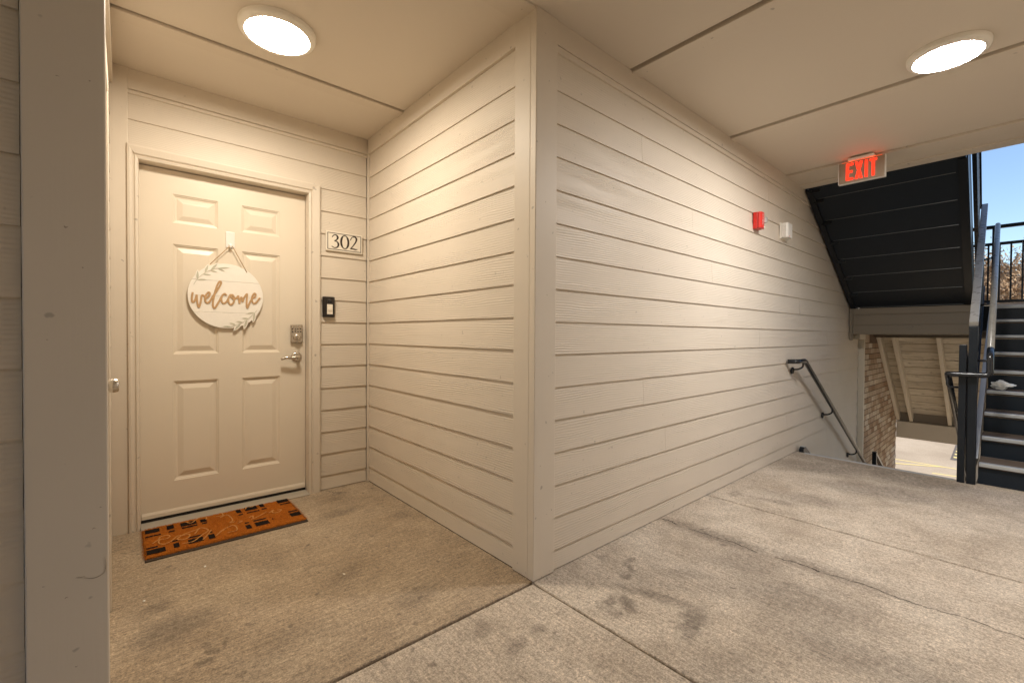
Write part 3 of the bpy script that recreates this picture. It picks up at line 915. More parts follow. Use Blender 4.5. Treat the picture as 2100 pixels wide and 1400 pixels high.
for i, (a, b) in enumerate(LEAVES):
    w = 0.0088 if i not in (0, 1, 2, 13, 14, 15) else 0.0120
    p = [(q.x - sc_x, q.y - sc_z) for q in leaf_poly(a, b, w)]
    MB().prism(p, 'y', -0.0022, -0.0014 if i in (0, 1, 2, 13, 14, 15) else -0.0001).build('leaf', 'leaf_green', sign)
    if i in (0, 1, 2, 13, 14, 15):
        p = [(q.x - sc_x, q.y - sc_z) for q in leaf_poly(a, b, w, 0.0055)]
        MB().prism(p, 'y', -0.0012, 0.0065).build('leaf_backing', 'sign_white', sign)
mb = MB()
for st in STEMS: ribbon(mb, st, 0.0022, s3(0.0003), 0.0021)
mb.build('stem', 'leaf_green', sign)
mb = MB()
mb.tube([(-0.9819 - sc_x, -0.001, 1.545 - sc_z), (-0.879 - sc_x, -0.004, 1.668 - sc_z), (-0.872 - sc_x, -0.004, 1.673 - sc_z), (-0.862 - sc_x, -0.004, 1.669 - sc_z), (-0.7822 - sc_x, -0.001, 1.512 - sc_z)], 0.0021, 8)
mb.build('cord', 'twine', sign)

# ================================================================== NUMBER PLATE 302
PY = D - 0.0125
plate = empty('number_plate', 'cream door number plate reading 302 on the siding right of the door', 'sign', (-0.1693, PY, 1.7824))
px, pz = -0.1693, 1.7824
MB().box(-0.132, 0.132, -0.006, 0.008, -0.0695, 0.0695).build('plate', 'plate', plate, bevel=0.0015)
fr = MB()
w_, h_, t_ = 0.1225, 0.0600, 0.0044
fr.box(-w_, w_, -0.0068, -0.0061, h_ - t_, h_); fr.box(-w_, w_, -0.0068, -0.0061, -h_, -h_ + t_)
fr.box(-w_, -w_ + t_, -0.0068, -0.0061, -h_ + t_, h_ - t_); fr.box(w_ - t_, w_, -0.0068, -0.0061, -h_ + t_, h_ - t_)
fr.build('border', 'ink', plate)
def n3(u, v, h): return (u - px, -0.0061 - h, v - pz)
thin, thk = 0.0060, 0.0150
dg = MB()
ribbon(dg, [(-0.2585, 1.8116), (-0.2459, 1.8262), (-0.2285, 1.8273), (-0.219, 1.8127), (-0.2269, 1.7955), (-0.2420, 1.7861)], [thin, thin, 0.009, thk, 0.008, thin], n3, 0.0012)
ribbon(dg, [(-0.2420, 1.7861), (-0.2245, 1.7814), (-0.2142, 1.7652), (-0.2206, 1.7451), (-0.2404, 1.7360), (-0.2608, 1.7445)], [thin, 0.008, thk, 0.010, thin, thin], n3, 0.0012)
dg.build('digit', 'ink', plate)
dg = MB()
ring = [(-0.1683 + 0.0262 * math.sin(a), 1.7850 + 0.0475 * math.cos(a)) for a in [2 * PI * i / 12 for i in range(13)]]
ribbon(dg, ring, [thin, 0.008, thk, thk, thk, 0.008, thin, 0.008, thk, thk, thk, 0.008, thin], n3, 0.0012)
dg.build('digit', 'ink', plate)
dg = MB()
ribbon(dg, [(-0.1274, 1.8065), (-0.1158, 1.8270), (-0.0958, 1.8340), (-0.0824, 1.8212), (-0.0874, 1.7974), (-0.1058, 1.7686), (-0.1257, 1.7430)], [thin, 0.0055, 0.010, thk, 0.011, 0.007, thin], n3, 0.0012)
ribbon(dg, [(-0.1262, 1.7440), (-0.1100, 1.7445), (-0.0900, 1.7425), (-0.0756, 1.7446)], [0.008, 0.009, 0.010, 0.004], n3, 0.0011)
dg.build('digit', 'ink', plate)

# ================================================================== DOORBELL
bell = empty('doorbell', 'black video doorbell with a silver button panel, on the siding right of the door', 'doorbell', (-0.282, D, 1.310))
MB().prism([(-0.040, 0.006), (-0.040, -0.016), (-0.030, -0.030), (0.030, -0.030), (0.040, -0.024), (0.040, 0.006)], 'z', -0.0725, 0.0725).build('body', 'black_plastic', bell, bevel=0.004)
MB().box(-0.0165, 0.0230, -0.0322, -0.0302, -0.053, 0.018).build('face_plate', 'plate', bell, bevel=0.0008)
MB().lathe([(0.0145, -0.0324), (0.0145, -0.0338), (0.0125, -0.0345), (0.0, -0.0345)], 28, 'y', (0.0032, 0, -0.018)).build('button', 'plate', bell)
MB().lathe([(0.0115, -0.0301), (0.0115, -0.0325), (0.0085, -0.034), (0.0, -0.034)], 24, 'y', (0.0032, 0, 0.040)).build('camera_lens', 'rail_dark', bell)

# ================================================================== DOORMAT
MX0, MX1, MY0, MY1 = -1.3165, -0.5640, 1.345, 1.792
matt = empty('doormat', 'orange coir doormat printed with black plaid bars and pale script, lying before the door', 'doormat', (0, 0, 0))
MB().box(MX0, MX1, MY0, MY1, 0.0008, 0.0055).build('backing', 'rubber', matt)
rr = random.Random(4)
mb = MB()
nx, ny = 120, 66
vs = []
FY0 = MY0 + 0.030
for j in range(ny + 1):
    for i in range(nx + 1):
        x = MX0 + 0.004 + (MX1 - MX0 - 0.008) * i / nx
        y = FY0 + (MY1 - FY0 - 0.004) * j / ny
        e = i in (0, nx) or j in (0, ny)
        if e: x += rr.uniform(-0.004, 0.004); y += rr.uniform(-0.004, 0.004)
        z = 0.0145 + rr.uniform(-0.0022, 0.0022) - (0.007 if e else 0)
        vs.append((x, y, z))
fs = [(j * (nx + 1) + i, j * (nx + 1) + i + 1, (j + 1) * (nx + 1) + i + 1, (j + 1) * (nx + 1) + i) for j in range(ny) for i in range(nx)]
mb.add(vs, fs)
mb.build('coir_pile', 'coir', matt)
MB().box(MX0 + 0.002, MX1 - 0.002, FY0 - 0.003, MY1 - 0.003, 0.0056, 0.0078).build('pile_base', 'coir_edge', matt)
MARKS = [ (-1.314, -1.242, 1.729, 0.06),
    (-1.315, -1.24, 1.651, 0.018),
    (-1.209, -1.179, 1.729, 0.06),
    (-1.207, -1.18, 1.658, 0.018),
    (-1.147, -1.075, 1.724, 0.06),
    (-1.145, -1.075, 1.668, 0.018),
    (-1.056, -1.025, 1.716, 0.048),
    (-1.053, -1.026, 1.668, 0.018),
    (-1.31, -1.262, 1.484, 0.018),
    (-1.31, -1.233, 1.427, 0.06),
    (-1.201, -1.177, 1.502, 0.018),
    (-1.199, -1.174, 1.437, 0.06),
    (-1.131, -1.071, 1.497, 0.018),
    (-1.136, -1.071, 1.441, 0.06),
    (-1.034, -1.021, 1.504, 0.018),
    (-1.047, -1.018, 1.441, 0.06),
    (-0.87, -0.846, 1.741, 0.06),
    (-0.869, -0.846, 1.674, 0.018),
    (-0.823, -0.756, 1.75, 0.06),
    (-0.824, -0.755, 1.679, 0.018),
    (-0.739, -0.714, 1.757, 0.06),
    (-0.74, -0.713, 1.687, 0.018),
    (-0.638, -0.568, 1.757, 0.06),
    (-0.632, -0.575, 1.696, 0.018),
    (-0.864, -0.841, 1.515, 0.018),
    (-0.868, -0.843, 1.45, 0.06),
    (-0.817, -0.752, 1.519, 0.018),
    (-0.821, -0.751, 1.455, 0.06),
    (-0.729, -0.722, 1.482, 0.018),
    (-0.627, -0.577, 1.533, 0.018),
    (-0.629, -0.573, 1.473, 0.06),]
def ragged(x0, x1, y0, y1, z, mb):
    n = 10
    top, bot = [], []
    for i in range(n + 1):
        x = x0 + (x1 - x0) * i / n
        ex = rr.uniform(-0.0015, 0.0015)
        bot.append((x + ex, y0 + rr.uniform(-0.0025, 0.0025), z))
        top.append((x + ex, y1 + rr.uniform(-0.0025, 0.0025), z))
    mb.add(bot + top, [(i, i + 1, n + 2 + i, n + 1 + i) for i in range(n)])
for (x0, x1, yc, d) in MARKS:
    mb = MB()
    x0, x1 = max(x0, MX0 + 0.01), min(x1, MX1 - 0.008)
    ragged(x0, x1, yc - d / 2, min(yc + d / 2, MY1 - 0.008), 0.0170, mb)
    mb.build('plaid_bar', 'coir_black', matt)
SCRIPT = [ [(-1.2795, 1.5389), (-1.2556, 1.5753), (-1.245, 1.608), (-1.2216, 1.6138), (-1.2043, 1.5906), (-1.2199, 1.5616), (-1.2491, 1.5698), (-1.2539, 1.5172), (-1.2329, 1.4915), (-1.2049, 1.5078)],
    [(-1.2049, 1.5078), (-1.1733, 1.5643), (-1.1505, 1.5536), (-1.1223, 1.5471), (-1.131, 1.5031), (-1.1599, 1.4943), (-1.1762, 1.5246), (-1.1395, 1.5704), (-1.0812, 1.5925)],
    [(-1.0992, 1.5362), (-1.067, 1.6081), (-1.0363, 1.5454), (-1.0748, 1.4896), (-1.1164, 1.4329), (-1.1599, 1.4376)],
    [(-1.072, 1.4281), (-1.0431, 1.4888), (-1.0249, 1.5357)],
    [(-1.1187, 1.7571), (-1.099, 1.7207), (-1.0721, 1.7577), (-1.0488, 1.7789), (-1.0209, 1.7657), (-1.0252, 1.7282)],
    [(-0.978, 1.7823), (-0.9441, 1.7862), (-0.9409, 1.7297), (-0.9731, 1.7358)],
    [(-1.0125, 1.4369), (-0.987, 1.4767), (-0.9699, 1.4893)],
    [(-0.9888, 1.4789), (-0.9568, 1.5114), (-0.922, 1.5281), (-0.91, 1.4947), (-0.9168, 1.4401), (-0.9573, 1.4377)],
    [(-0.9576, 1.7043), (-0.9229, 1.7266), (-0.9113, 1.6823), (-0.9086, 1.6129), (-0.9271, 1.5797), (-0.9054, 1.5775)],
    [(-0.8932, 1.5432), (-0.8677, 1.5619), (-0.8815, 1.5735)],
    [(-0.8256, 1.5929), (-0.8059, 1.6105), (-0.8123, 1.5648), (-0.823, 1.5572), (-0.7955, 1.5675), (-0.7475, 1.605), (-0.7286, 1.6249)],
    [(-0.7212, 1.5917), (-0.6885, 1.6276), (-0.7031, 1.5854), (-0.6724, 1.5685), (-0.649, 1.6035), (-0.6676, 1.6099)],
    [(-0.8173, 1.7546), (-0.8036, 1.7902), (-0.7823, 1.7723), (-0.7663, 1.778)],]
for st in SCRIPT:
    mb = MB()
    ribbon(mb, st, 0.0075, lambda u, v, h: (u, min(v, MY1 - 0.012), 0.0168 + h), 0.0007, 5)
    mb.build('script_stroke', 'coir_tan', matt)
# upright tufts over the pile, dark where the print is
tufts = {'coir': MB(), 'coir_black': MB()}
for q in range(11000):
    p = Vector((rr.uniform(MX0 + 0.006, MX1 - 0.006), rr.uniform(FY0 + 0.003, MY1 - 0.006), 0.0150))
    dark = any(x0 < p.x < x1 and abs(p.y - yc) < d / 2 for (x0, x1, yc, d) in MARKS)
    a = rr.uniform(0, 2 * PI)
    t = Vector((math.cos(a), math.sin(a), 0))
    tip = p + Vector((rr.uniform(-.004, .004), rr.uniform(-.004, .004), rr.uniform(.002, .0065)))
    tufts['coir_black' if dark else 'coir'].add([p - t * 0.0009, p + t * 0.0009, tip], [(0, 1, 2)])
for mt, mb in tufts.items():
    o = mb.build('pile_tufts', mt, matt)
    o['kind'] = 'stuff'
# loose fibres along the edges
mb = MB()
for q in range(3600):
    side = rr.random()
    if side < 0.45: p = Vector((rr.uniform(MX0, MX1), FY0, 0)); d = Vector((rr.uniform(-.7, .7), -1, 0))
    elif side < 0.6: p = Vector((MX0 + 0.003, rr.uniform(FY0, MY1), 0)); d = Vector((-1, rr.uniform(-.7, .7), 0))
    elif side < 0.78: p = Vector((MX1 - 0.003, rr.uniform(FY0, MY1), 0)); d = Vector((1, rr.uniform(-.7, .7), 0))
    else: p = Vector((rr.uniform(MX0, MX1), MY1 - 0.003, 0)); d = Vector((rr.uniform(-.7, .7), 1, 0))
    d.normalize()
    L = rr.uniform(0.004, 0.020)
    z0 = rr.uniform(0.007, 0.014)
    nn = Vector((-d.y, d.x, 0)) * 0.0006
    tip = p + d * L
    mb.add([(p.x - nn.x, p.y - nn.y, z0), (p.x + nn.x, p.y + nn.y, z0), (tip.x, tip.y, max(0.002, z0 + rr.uniform(-0.010, 0.003)))], [(0, 1, 2)])
fb = mb.build('loose_fibres', 'coir', matt)
fb['kind'] = 'stuff'

# ================================================================== CEILING LAMPS
def lamp(c, r, mat, label):
    t = empty('ceiling_light', label, 'ceiling light', (c[0], c[1], H), 0, 'round ceiling lights')
    q = MB()
    q.lathe([(r, 0.0), (r, -0.014), (r * 0.985, -0.022), (r * 0.90, -0.0325), (r * 0.855, -0.034), (r * 0.825, -0.0325), (r * 0.822, -0.026)], 64, caps=False)
    q.build('ring', 'lamp_ring', t)
    MB().lathe([(r * 0.826, -0.0285), (r * 0.7, -0.0300), (r * 0.3, -0.0308), (0.0, -0.031)], 64, caps=False).build('lens', mat, t)
    return t
lamp((-0.820, 0.945), 0.168, 'lens_warm', 'round flush ceiling light glowing warm above the welcome door')
lamp((1.795, -1.158), 0.160, 'lens_cool', 'round flush ceiling light glowing over the corridor near the exit sign')

# ================================================================== EXIT SIGN
ex = empty('exit_sign', 'hanging exit sign with glowing red letters below the ceiling edge', 'exit sign', (3.10, -0.5545, H))
MB().box(-0.016, 0.018, -0.1475, 0.1475, -0.206, -0.036).build('housing', 'aluminium', ex, bevel=0.006, seg=3)
MB().box(-0.0195, 0.0215, -0.1515, 0.1515, -0.2085, -0.2062).build('lower_rim', 'white_plastic', ex, bevel=0.001)
MB().box(-0.0195, 0.0215, -0.1520, -0.1478, -0.206, -0.034).build('side_rim', 'white_plastic', ex, bevel=0.001)
MB().box(-0.0195, 0.0215, 0.1478, 0.1520, -0.206, -0.034).build('side_rim', 'white_plastic', ex, bevel=0.001)
MB().box(-0.040, 0.040, -0.085, 0.085, -0.032, -0.0135).build('canopy', 'lamp_ring', ex, bevel=0.004)
MB().box(-0.010, 0.010, -0.05, 0.05, -0.0365, -0.031).build('stem', 'aluminium', ex)
MB().box(-0.012, 0.012, -0.13, 0.13, -0.0358, -0.0345).build('led_strip', 'exit_led', ex)
# letters on the face towards -x ; reading direction is -y
def exl(polys):
    q = MB()
    for p in polys: q.prism([(-u, v) for u, v in p], 'x', -0.0205, -0.0155)
    return q.build('letter', 'exit_red', ex)
zb_, zt_ = -0.185, -0.050
def R_(u0, u1, v0, v1): return [(u0, v0), (u1, v0), (u1, v1), (u0, v1)]
hh = zt_ - zb_
exl([R_(-.099, -.081, zb_, zt_), R_(-.081, -.052, zb_, zb_ + .018), R_(-.081, -.056, zb_ + hh / 2 - .009, zb_ + hh / 2 + .009), R_(-.081, -.052, zt_ - .018, zt_)])
exl([[(-.040, zb_), (-.021, zb_), (.010, zt_), (-.009, zt_)], [(-.009, zb_), (.010, zb_), (-.0035, zb_ + hh * .46), (-.0135, zb_ + hh * .46)], [(-.0165, zb_ + hh * .54), (-.0265, zb_ + hh * .54), (-.040, zt_), (-.021, zt_)]])
exl([R_(.024, .042, zb_, zt_)])
exl([R_(.068, .086, zb_, zt_ - .018), R_(.055, .099, zt_ - .018, zt_)])

# ================================================================== FIRE ALARM AND WHITE UNIT
fa = empty('fire_alarm', 'red fire alarm horn with clear strobe mounted high on the long siding wall', 'fire alarm', (2.485, 0.0145, 2.048))
MB().box(-0.0475, 0.0475, -0.036, 0.0, -0.066, 0.066).build('back_box', 'red', fa, bevel=0.006, seg=3)
MB().prism([(-0.050, -0.038), (-0.050, -0.052), (-0.030, -0.064), (0.012, -0.064), (0.050, -0.050), (0.050, -0.038)], 'z', -0.064, 0.064).build('front_cover', 'red', fa, bevel=0.005, seg=3)
MB().prism([(0.010, -0.060), (0.016, -0.082), (0.034, -0.082), (0.046, -0.052)], 'z', -0.018, 0.026).build('strobe_lens', 'clear', fa, bevel=0.004)
MB().box(-0.056, -0.0478, -0.022, -0.006, -0.014, 0.010).build('side_clip', 'red', fa, bevel=0.002)
MB().box(0.006, 0.030, -0.066, -0.060, -0.058, -0.046).build('test_tab', 'white_plastic', fa, bevel=0.001)
fi = 0
for ch in 'FIRE':
    cu = bpy.data.curves.new('alarm text', 'FONT')
    cu.body = ch
    cu.size = 0.026
    cu.align_x = 'CENTER'
    cu.extrude = 0.0006
    to = bpy.data.objects.new('tmp', cu)
    COL.objects.link(to)
    bpy.context.view_layer.update()
    me = bpy.data.meshes.new_from_object(to.evaluated_get(bpy.context.evaluated_depsgraph_get()))
    bpy.data.objects.remove(to)
    me.materials.clear()
    me.materials.append(MAT['white_plastic'])
    o = link('letter', me, fa, (-0.016, -0.0652, 0.030 - fi * 0.0225))
    o.rotation_euler = (PI / 2, 0, 0)
    fi += 1
wb = empty('emergency_light', 'white plastic wall unit with a ribbed side lens, beyond the red fire alarm', 'wall light', (3.105, 0.0145, 2.060))
MB().prism([(-0.075, 0.0), (-0.075, -0.012), (0.075, -0.012), (0.075, 0.0)], 'z', -0.070, 0.070).build('base', 'lamp_ring', wb, bevel=0.002)
MB().prism([(-0.070, -0.013), (-0.064, -0.054), (-0.052, -0.064), (0.050, -0.064), (0.070, -0.046), (0.070, -0.013)], 'z', -0.062, 0.066).build('cover', 'white_plastic', wb, bevel=0.005, seg=3)
for i in range(7):
    MB().box(-0.0725, -0.066, -0.052, -0.016, -0.052 + i * 0.0155, -0.0435 + i * 0.0155).build('lens_rib', 'white_plastic', wb, bevel=0.001)
MB().lathe([(0.004, -0.0655), (0.004, -0.063)], 10, 'y', (-0.02, 0, -0.050)).build('indicator', 'red', wb)

# ================================================================== STAIRS
RISE, RUN, NR = 0.1635, 0.280, 9
LANDX, LANDZ = 3.55 + 8 * RUN, NR * RISE
def steps(t, x0, z0, sx, y0, y1, n, top_mat=True, first=0):
    """risers and treads climbing in direction sx from (x0,z0); y0 > y1"""
    rm = MB().box(-0.004, 0.004, y1, y0, 0, RISE - 0.038).mesh('riser', 'pan_dark')
    sgn = sx
    tm = MB().box(min(0, sgn * (RUN + 0.004)), max(0, sgn * (RUN + 0.004)), y1, y0, -0.036, -0.001).mesh('tread', 'tread_top')
    nm = MB().box(min(-sgn * 0.022, sgn * 0.030), max(-sgn * 0.022, sgn * 0.030), y1 + 0.004, y0 - 0.004, -0.026, 0.0015).mesh('nosing', 'nosing')
    for k_ in range(first, n):
        x, z = x0 + sx * RUN * k_, z0 + RISE * k_
        link('riser', rm, t, (x + sx * 0.012, 0, z - 0.001))
        if k_ < n - 1:
            link('tread', tm, t, (x, 0, z + RISE))
        link('nosing', nm, t, (x, 0, z + RISE), bevel=0.003)
def stringer(t, pts, y0, y1, mat='steel_dark'):
    MB().prism(pts, 'y', y0, y1).build('stringer', mat, t, bevel=0.002)

# --- flight going up on the right
fu = empty('stair_flight', 'dark steel flight climbing away from the corridor floor, with pale nosings and guard rail', 'stairs', (0, 0, 0), 0, 'steel stair flights')
steps(fu, 3.55, 0.0, 1, -1.215, -2.28, NR)
sl = RISE / RUN
def sprof(x0, x1, lo, hi, z0, s):
    f = lambda x: z0 + (x - x0) * s
    return [(x0, f(x0) + lo), (x1, f(x1) + lo), (x1, f(x1) + hi), (x0, f(x0) + hi)]
stringer(fu, [(3.515, 0.0), (3.80, 0.0), (LANDX + 0.02, LANDZ - 0.20), (LANDX + 0.02, LANDZ + 0.06), (LANDX - 0.06, LANDZ + 0.06), (3.515, 0.195)], -1.206, -1.196)
stringer(fu, [(3.515, 0.0), (3.80, 0.0), (LANDX + 0.02, LANDZ - 0.20), (LANDX + 0.02, LANDZ + 0.06), (LANDX - 0.06, LANDZ + 0.06), (3.515, 0.195)], -2.30, -2.29)
MB().bar((3.515, -1.198, 0.198), (LANDX - 0.06, -1.198, LANDZ + 0.063), 0.034, 0.006).build('stringer_lit_edge', 'nosing', fu)  # pale strip stands in for sunlight on the stringer's top edge
# --- guard on the inner side of the rising flight
gu = empty('guard_rail', 'tall dark guard rail with sloped square top rail beside the rising flight', 'guard rail', (0, 0, 0))
def gl(x, y=-1.180): return y + (x - 3.5) * 0.026
MB().box(3.480, 3.530, -1.205, -1.155, 0.001, 1.205).build('post', 'steel_dark', gu, bevel=0.003)
MB().bar((3.487, gl(3.5), 1.222), (LANDX + 0.03, gl(LANDX), 1.222 + (LANDX - 3.46) * sl), 0.050, 0.038).build('top_rail', 'rail_lit', gu, bevel=0.003)
MB().bar((3.53, gl(3.53), 0.36), (LANDX, gl(LANDX), 0.36 + (LANDX - 3.53) * sl), 0.032, 0.025).build('bottom_rail', 'steel_dark', gu)
MB().bar((3.53, gl(3.53), 1.10), (LANDX, gl(LANDX), 1.10 + (LANDX - 3.53) * sl), 0.032, 0.025).build('mid_rail', 'steel_dark', gu)
pk = MB().box(-0.008, 0.008, -0.008, 0.008, 0.0, 0.735).mesh('picket', 'steel_dark')
x = 3.64
while x < LANDX:
    link('picket', pk, gu, (x, gl(x), 0.367 + (x - 3.53) * sl))
    x += 0.115
# --- second post, of the descending flight's guard
pd_ = empty('guard_rail', 'shorter dark guard rail post and sloped rail beside the descending flight', 'guard rail', (0, 0, 0))
MB().box(3.478, 3.528, -1.146, -1.104, 0.001, 1.062).build('post', 'steel_dark', pd_, bevel=0.003)
MB().bar((3.53, -1.125, 1.00), (LANDX, -1.125, 1.00 - (LANDX - 3.53) * sl), 0.045, 0.038).build('top_rail', 'steel_dark', pd_)
MB().bar((3.53, -1.125, 0.12), (LANDX, -1.125, 0.12 - (LANDX - 3.53) * sl), 0.030, 0.025).build('bottom_rail', 'steel_dark', pd_)
pk2 = MB().box(-0.008, 0.008, -0.008, 0.008, 0.0, 0.87).mesh('picket', 'steel_dark')
x = 3.64
while x < LANDX:
    link('picket', pk2, pd_, (x, -1.125, 0.125 - (x - 3.53) * sl))
    x += 0.115
# --- one continuous round handrail that turns round both posts
hr = empty('handrail', 'round dark pipe handrail wrapping around both newel posts', 'handrail', (0, 0, 0))
zr = 0.838
HA, HB = Vector((LANDX + 0.02, -1.222, 0.985 + (LANDX - 3.45) * sl)), Vector((3.462, -1.270, 0.985))
HM = HB + (HA - HB) * 0.035
MB().tube([HA, HM], 0.0207, 16).build('sloped_rail', 'rail_lit', hr)
path = [HM, HB, (3.440, -1.272, zr), (3.425, -1.050, zr), (3.475, -1.045, zr - 0.005), (LANDX, -1.045, zr - (LANDX - 3.46) * sl)]
MB().tube(fillet(path, 0.035, 6), 0.0205, 16).build('rail', 'rail_dark', hr)
MB().tube(fillet([(3.445, -1.045, zr), (3.445, -1.046, 0.735), (3.482, -1.10, 0.735)], 0.03, 5), 0.009, 10).build('bracket', 'rail_dark', hr)
MB().tube([(3.475, -1.268, 0.945), (3.500, -1.206, 0.945)], 0.009, 10).build('bracket', 'rail_dark', hr)
for x in (4.25, 5.10):
    MB().tube([(x, -1.270 + (x - 3.46) * 0.021, 0.985 + (x - 3.46) * sl - 0.03), (x, gl(x), 0.985 + (x - 3.46) * sl - 0.05)], 0.009, 8).build('bracket', 'rail_dark', hr)

# --- upper flight seen from below
fo = empty('stair_flight', 'dark underside of the upper steel flight sloping down from the ceiling edge along the wall', 'stairs', (0, 0, 0), 0, 'steel stair flights')
def und(x): return 1.476 + (5.449 - x) * 0.5915
ux0, ux1 = 3.655, 5.462
YL, YR = 0.0005, -1.1
def yr(x): return -1.118 + (x - 3.75) * 0.030
for ya, yb in ((0.000, -0.034), (None, None)):
    mb = MB()
    if ya is not None:
        mb.prism([(ux0, und(ux0)), (ux1, und(ux1)), (LANDX, LANDZ), (LANDX, LANDZ + 0.22), (ux0, und(ux0) + 0.42)], 'y', -0.004, -0.016)
        mb.bar((ux0, -0.028, und(ux0) + 0.004), (ux1, -0.028, und(ux1) + 0.004), 0.050, 0.008)
    else:
        pts = [(ux0, und(ux0)), (ux1, und(ux1)), (LANDX, LANDZ), (LANDX, LANDZ + 0.22), (ux0, und(ux0) + 0.42)]
        vs = [(x, yr(x), z) for x, z in pts] + [(x, yr(x) + 0.010, z) for x, z in pts]
        n = len(pts)
        mb.add(vs, [tuple(range(n)), tuple(range(2 * n - 1, n - 1, -1))] + [(i, i + n, (i + 1) % n + n, (i + 1) % n) for i in range(n)])
        mb.bar((ux0, yr(ux0) + 0.032, und(ux0) + 0.004), (ux1, yr(ux1) + 0.032, und(ux1) + 0.004), 0.056, 0.008)
    mb.build('stringer', 'steel_dark', fo)
# soffit pans: one per step, each lapping the next by a small lip
x = 5.462
first = True
while x > ux0 + 0.02:
    xa = max(x - RUN, ux0)
    zb0, zt0 = und(x) + 0.014, und(xa) + 0.026
    mb = MB()
    a_, b_ = -0.060, None
    vs = []
    for (xx, zz_) in ((x, zb0), (xa - 0.004, zt0)):
        for yy in (-0.030, yr(xx) + 0.012):
            vs.append((xx, yy, zz_))
    for (xx, zz_) in ((x + 0.003, zb0 + 0.014), (xa, zt0 + 0.016)):
        for yy in (-0.030, yr(xx) + 0.012):
            vs.append((xx, yy, zz_))
    mb.add(vs, [(0, 1, 3, 2), (4, 6, 7, 5), (0, 4, 5, 1), (2, 3, 7, 6), (0, 2, 6, 4), (1, 5, 7, 3)])
    mb.build('soffit_pan', 'pan_dark', fo)
    MB().bar((x + 0.002, -0.075, zb0 - 0.0015), (x + 0.002, yr(x) + 0.075, zb0 - 0.0015), 0.006, 0.005).build('pan_lip', 'pan_lip', fo)
    # gusset plates at the left ends of the pans
    MB().box(xa + 0.02, xa + 0.030, -0.12, -0.031, und(xa + 0.02) - 0.012, und(xa + 0.02) + 0.016).build('gusset', 'steel_dark', fo)
    x = xa
steps(fo, LANDX, LANDZ, -1, -0.035, -1.02, NR - 1)
# guard above the upper flight (pickets coloured pale as if sunlit, seen past its stringer)
go = empty('guard_rail', 'pale edged picket guard rail rising past the ceiling edge on the upper flight', 'guard rail', (0, 0, 0))
def zo(x): return LANDZ + 0.165 + (LANDX - x) * sl
MB().bar((3.70, yr(3.7) - 0.022, zo(3.7) + 0.92), (LANDX, yr(LANDX) - 0.022, zo(LANDX) + 0.92), 0.045, 0.038).build('top_rail', 'rail_dark', go)
MB().bar((3.70, yr(3.7) - 0.022, zo(3.7) + 0.07), (LANDX, yr(LANDX) - 0.022, zo(LANDX) + 0.07), 0.030, 0.025).build('bottom_rail', 'rail_dark', go)
pk3 = MB().box(-0.008, 0.008, -0.008, 0.008, 0.0, 0.85).mesh('picket', 'rail_lit')
x = 3.76
while x < LANDX:
    link('picket', pk3, go, (x, yr(x) - 0.022, zo(x) + 0.07))
    x += 0.115

# --- flight going down along the wall
fd = empty('stair_flight', 'dark flight descending beside the siding wall, its stringer end showing at the floor edge', 'stairs', (0, 0, 0), 0, 'steel stair flights')
steps(fd, LANDX, -LANDZ, -1, -0.055, -1.09, NR, first=0)
stringer(fd, [(3.560, -0.25), (3.560, 0.030), (3.590, 0.046), (3.625, 0.046), (LANDX + 0.03, -LANDZ + 0.20), (LANDX + 0.03, -LANDZ - 0.12)], -0.010, -0.050)
MB().bar((3.592, -0.030, 0.0485), (3.628, -0.030, 0.0485), 0.040, 0.003).build('stringer_lit_edge', 'nosing', fd)  # pale strips paint the sunlit top of this stringer
MB().bar((3.628, -0.030, 0.047), (LANDX + 0.03, -0.030, -LANDZ + 0.203), 0.040, 0.003).build('stringer_lit_edge', 'nosing', fd)
stringer(fd, [(3.570, -0.25), (3.570, -0.005), (LANDX + 0.03, -LANDZ + 0.20), (LANDX + 0.03, -LANDZ - 0.12)], -1.095, -1.102)
MB().box(LANDX, 7.1, -2.3, -0.005, -LANDZ - 0.16, -LANDZ - 0.002).build('lower_landing', 'concrete', fd)

# --- wall handrail
wh = empty('handrail', 'black pipe handrail on wall brackets going down beside the siding wall', 'handrail', (0, 0, 0))
hp = [(3.255, 0.004, 0.888), (3.275, -0.076, 0.890), (3.445, -0.080, 0.893), (5.775, -0.080, -0.440), (6.35, -0.080, -0.768)]
MB().tube(fillet(hp, 0.03, 6), 0.0205, 16).build('rail', 'rail_dark', wh)
def bracket(x, z):
    q = MB()
    q.tube(smooth_path([(x, -0.080, z - 0.016), (x, -0.076, z - 0.055), (x - 0.005, -0.045, z - 0.078), (x - 0.01, -0.006, z - 0.085)]), 0.0085, 10)
    q.lathe([(0.032, 0.012), (0.032, -0.002), (0.022, -0.006), (0.0, -0.006)], 18, 'y', (x - 0.01, 0, z - 0.095))
    q.build('bracket', 'rail_dark', wh)
bracket(3.40, 0.892)
bracket(4.385, 0.893 - (4.385 - 3.445) * 0.572)
bracket(5.47, 0.893 - (5.47 - 3.445) * 0.572)
lr = empty('handrail', 'lower dark rail with a square post beyond the floor edge, beside the brick wall', 'handrail', (0, 0, 0))
MB().box(6.20, 6.245, -0.150, -0.105, -2.9, -0.42).build('post', 'steel_dark', lr, bevel=0.002)
MB().bar((6.24, -0.128, -0.45), (7.3, -0.128, -1.06), 0.045, 0.030).build('rail', 'rail_dark', lr)

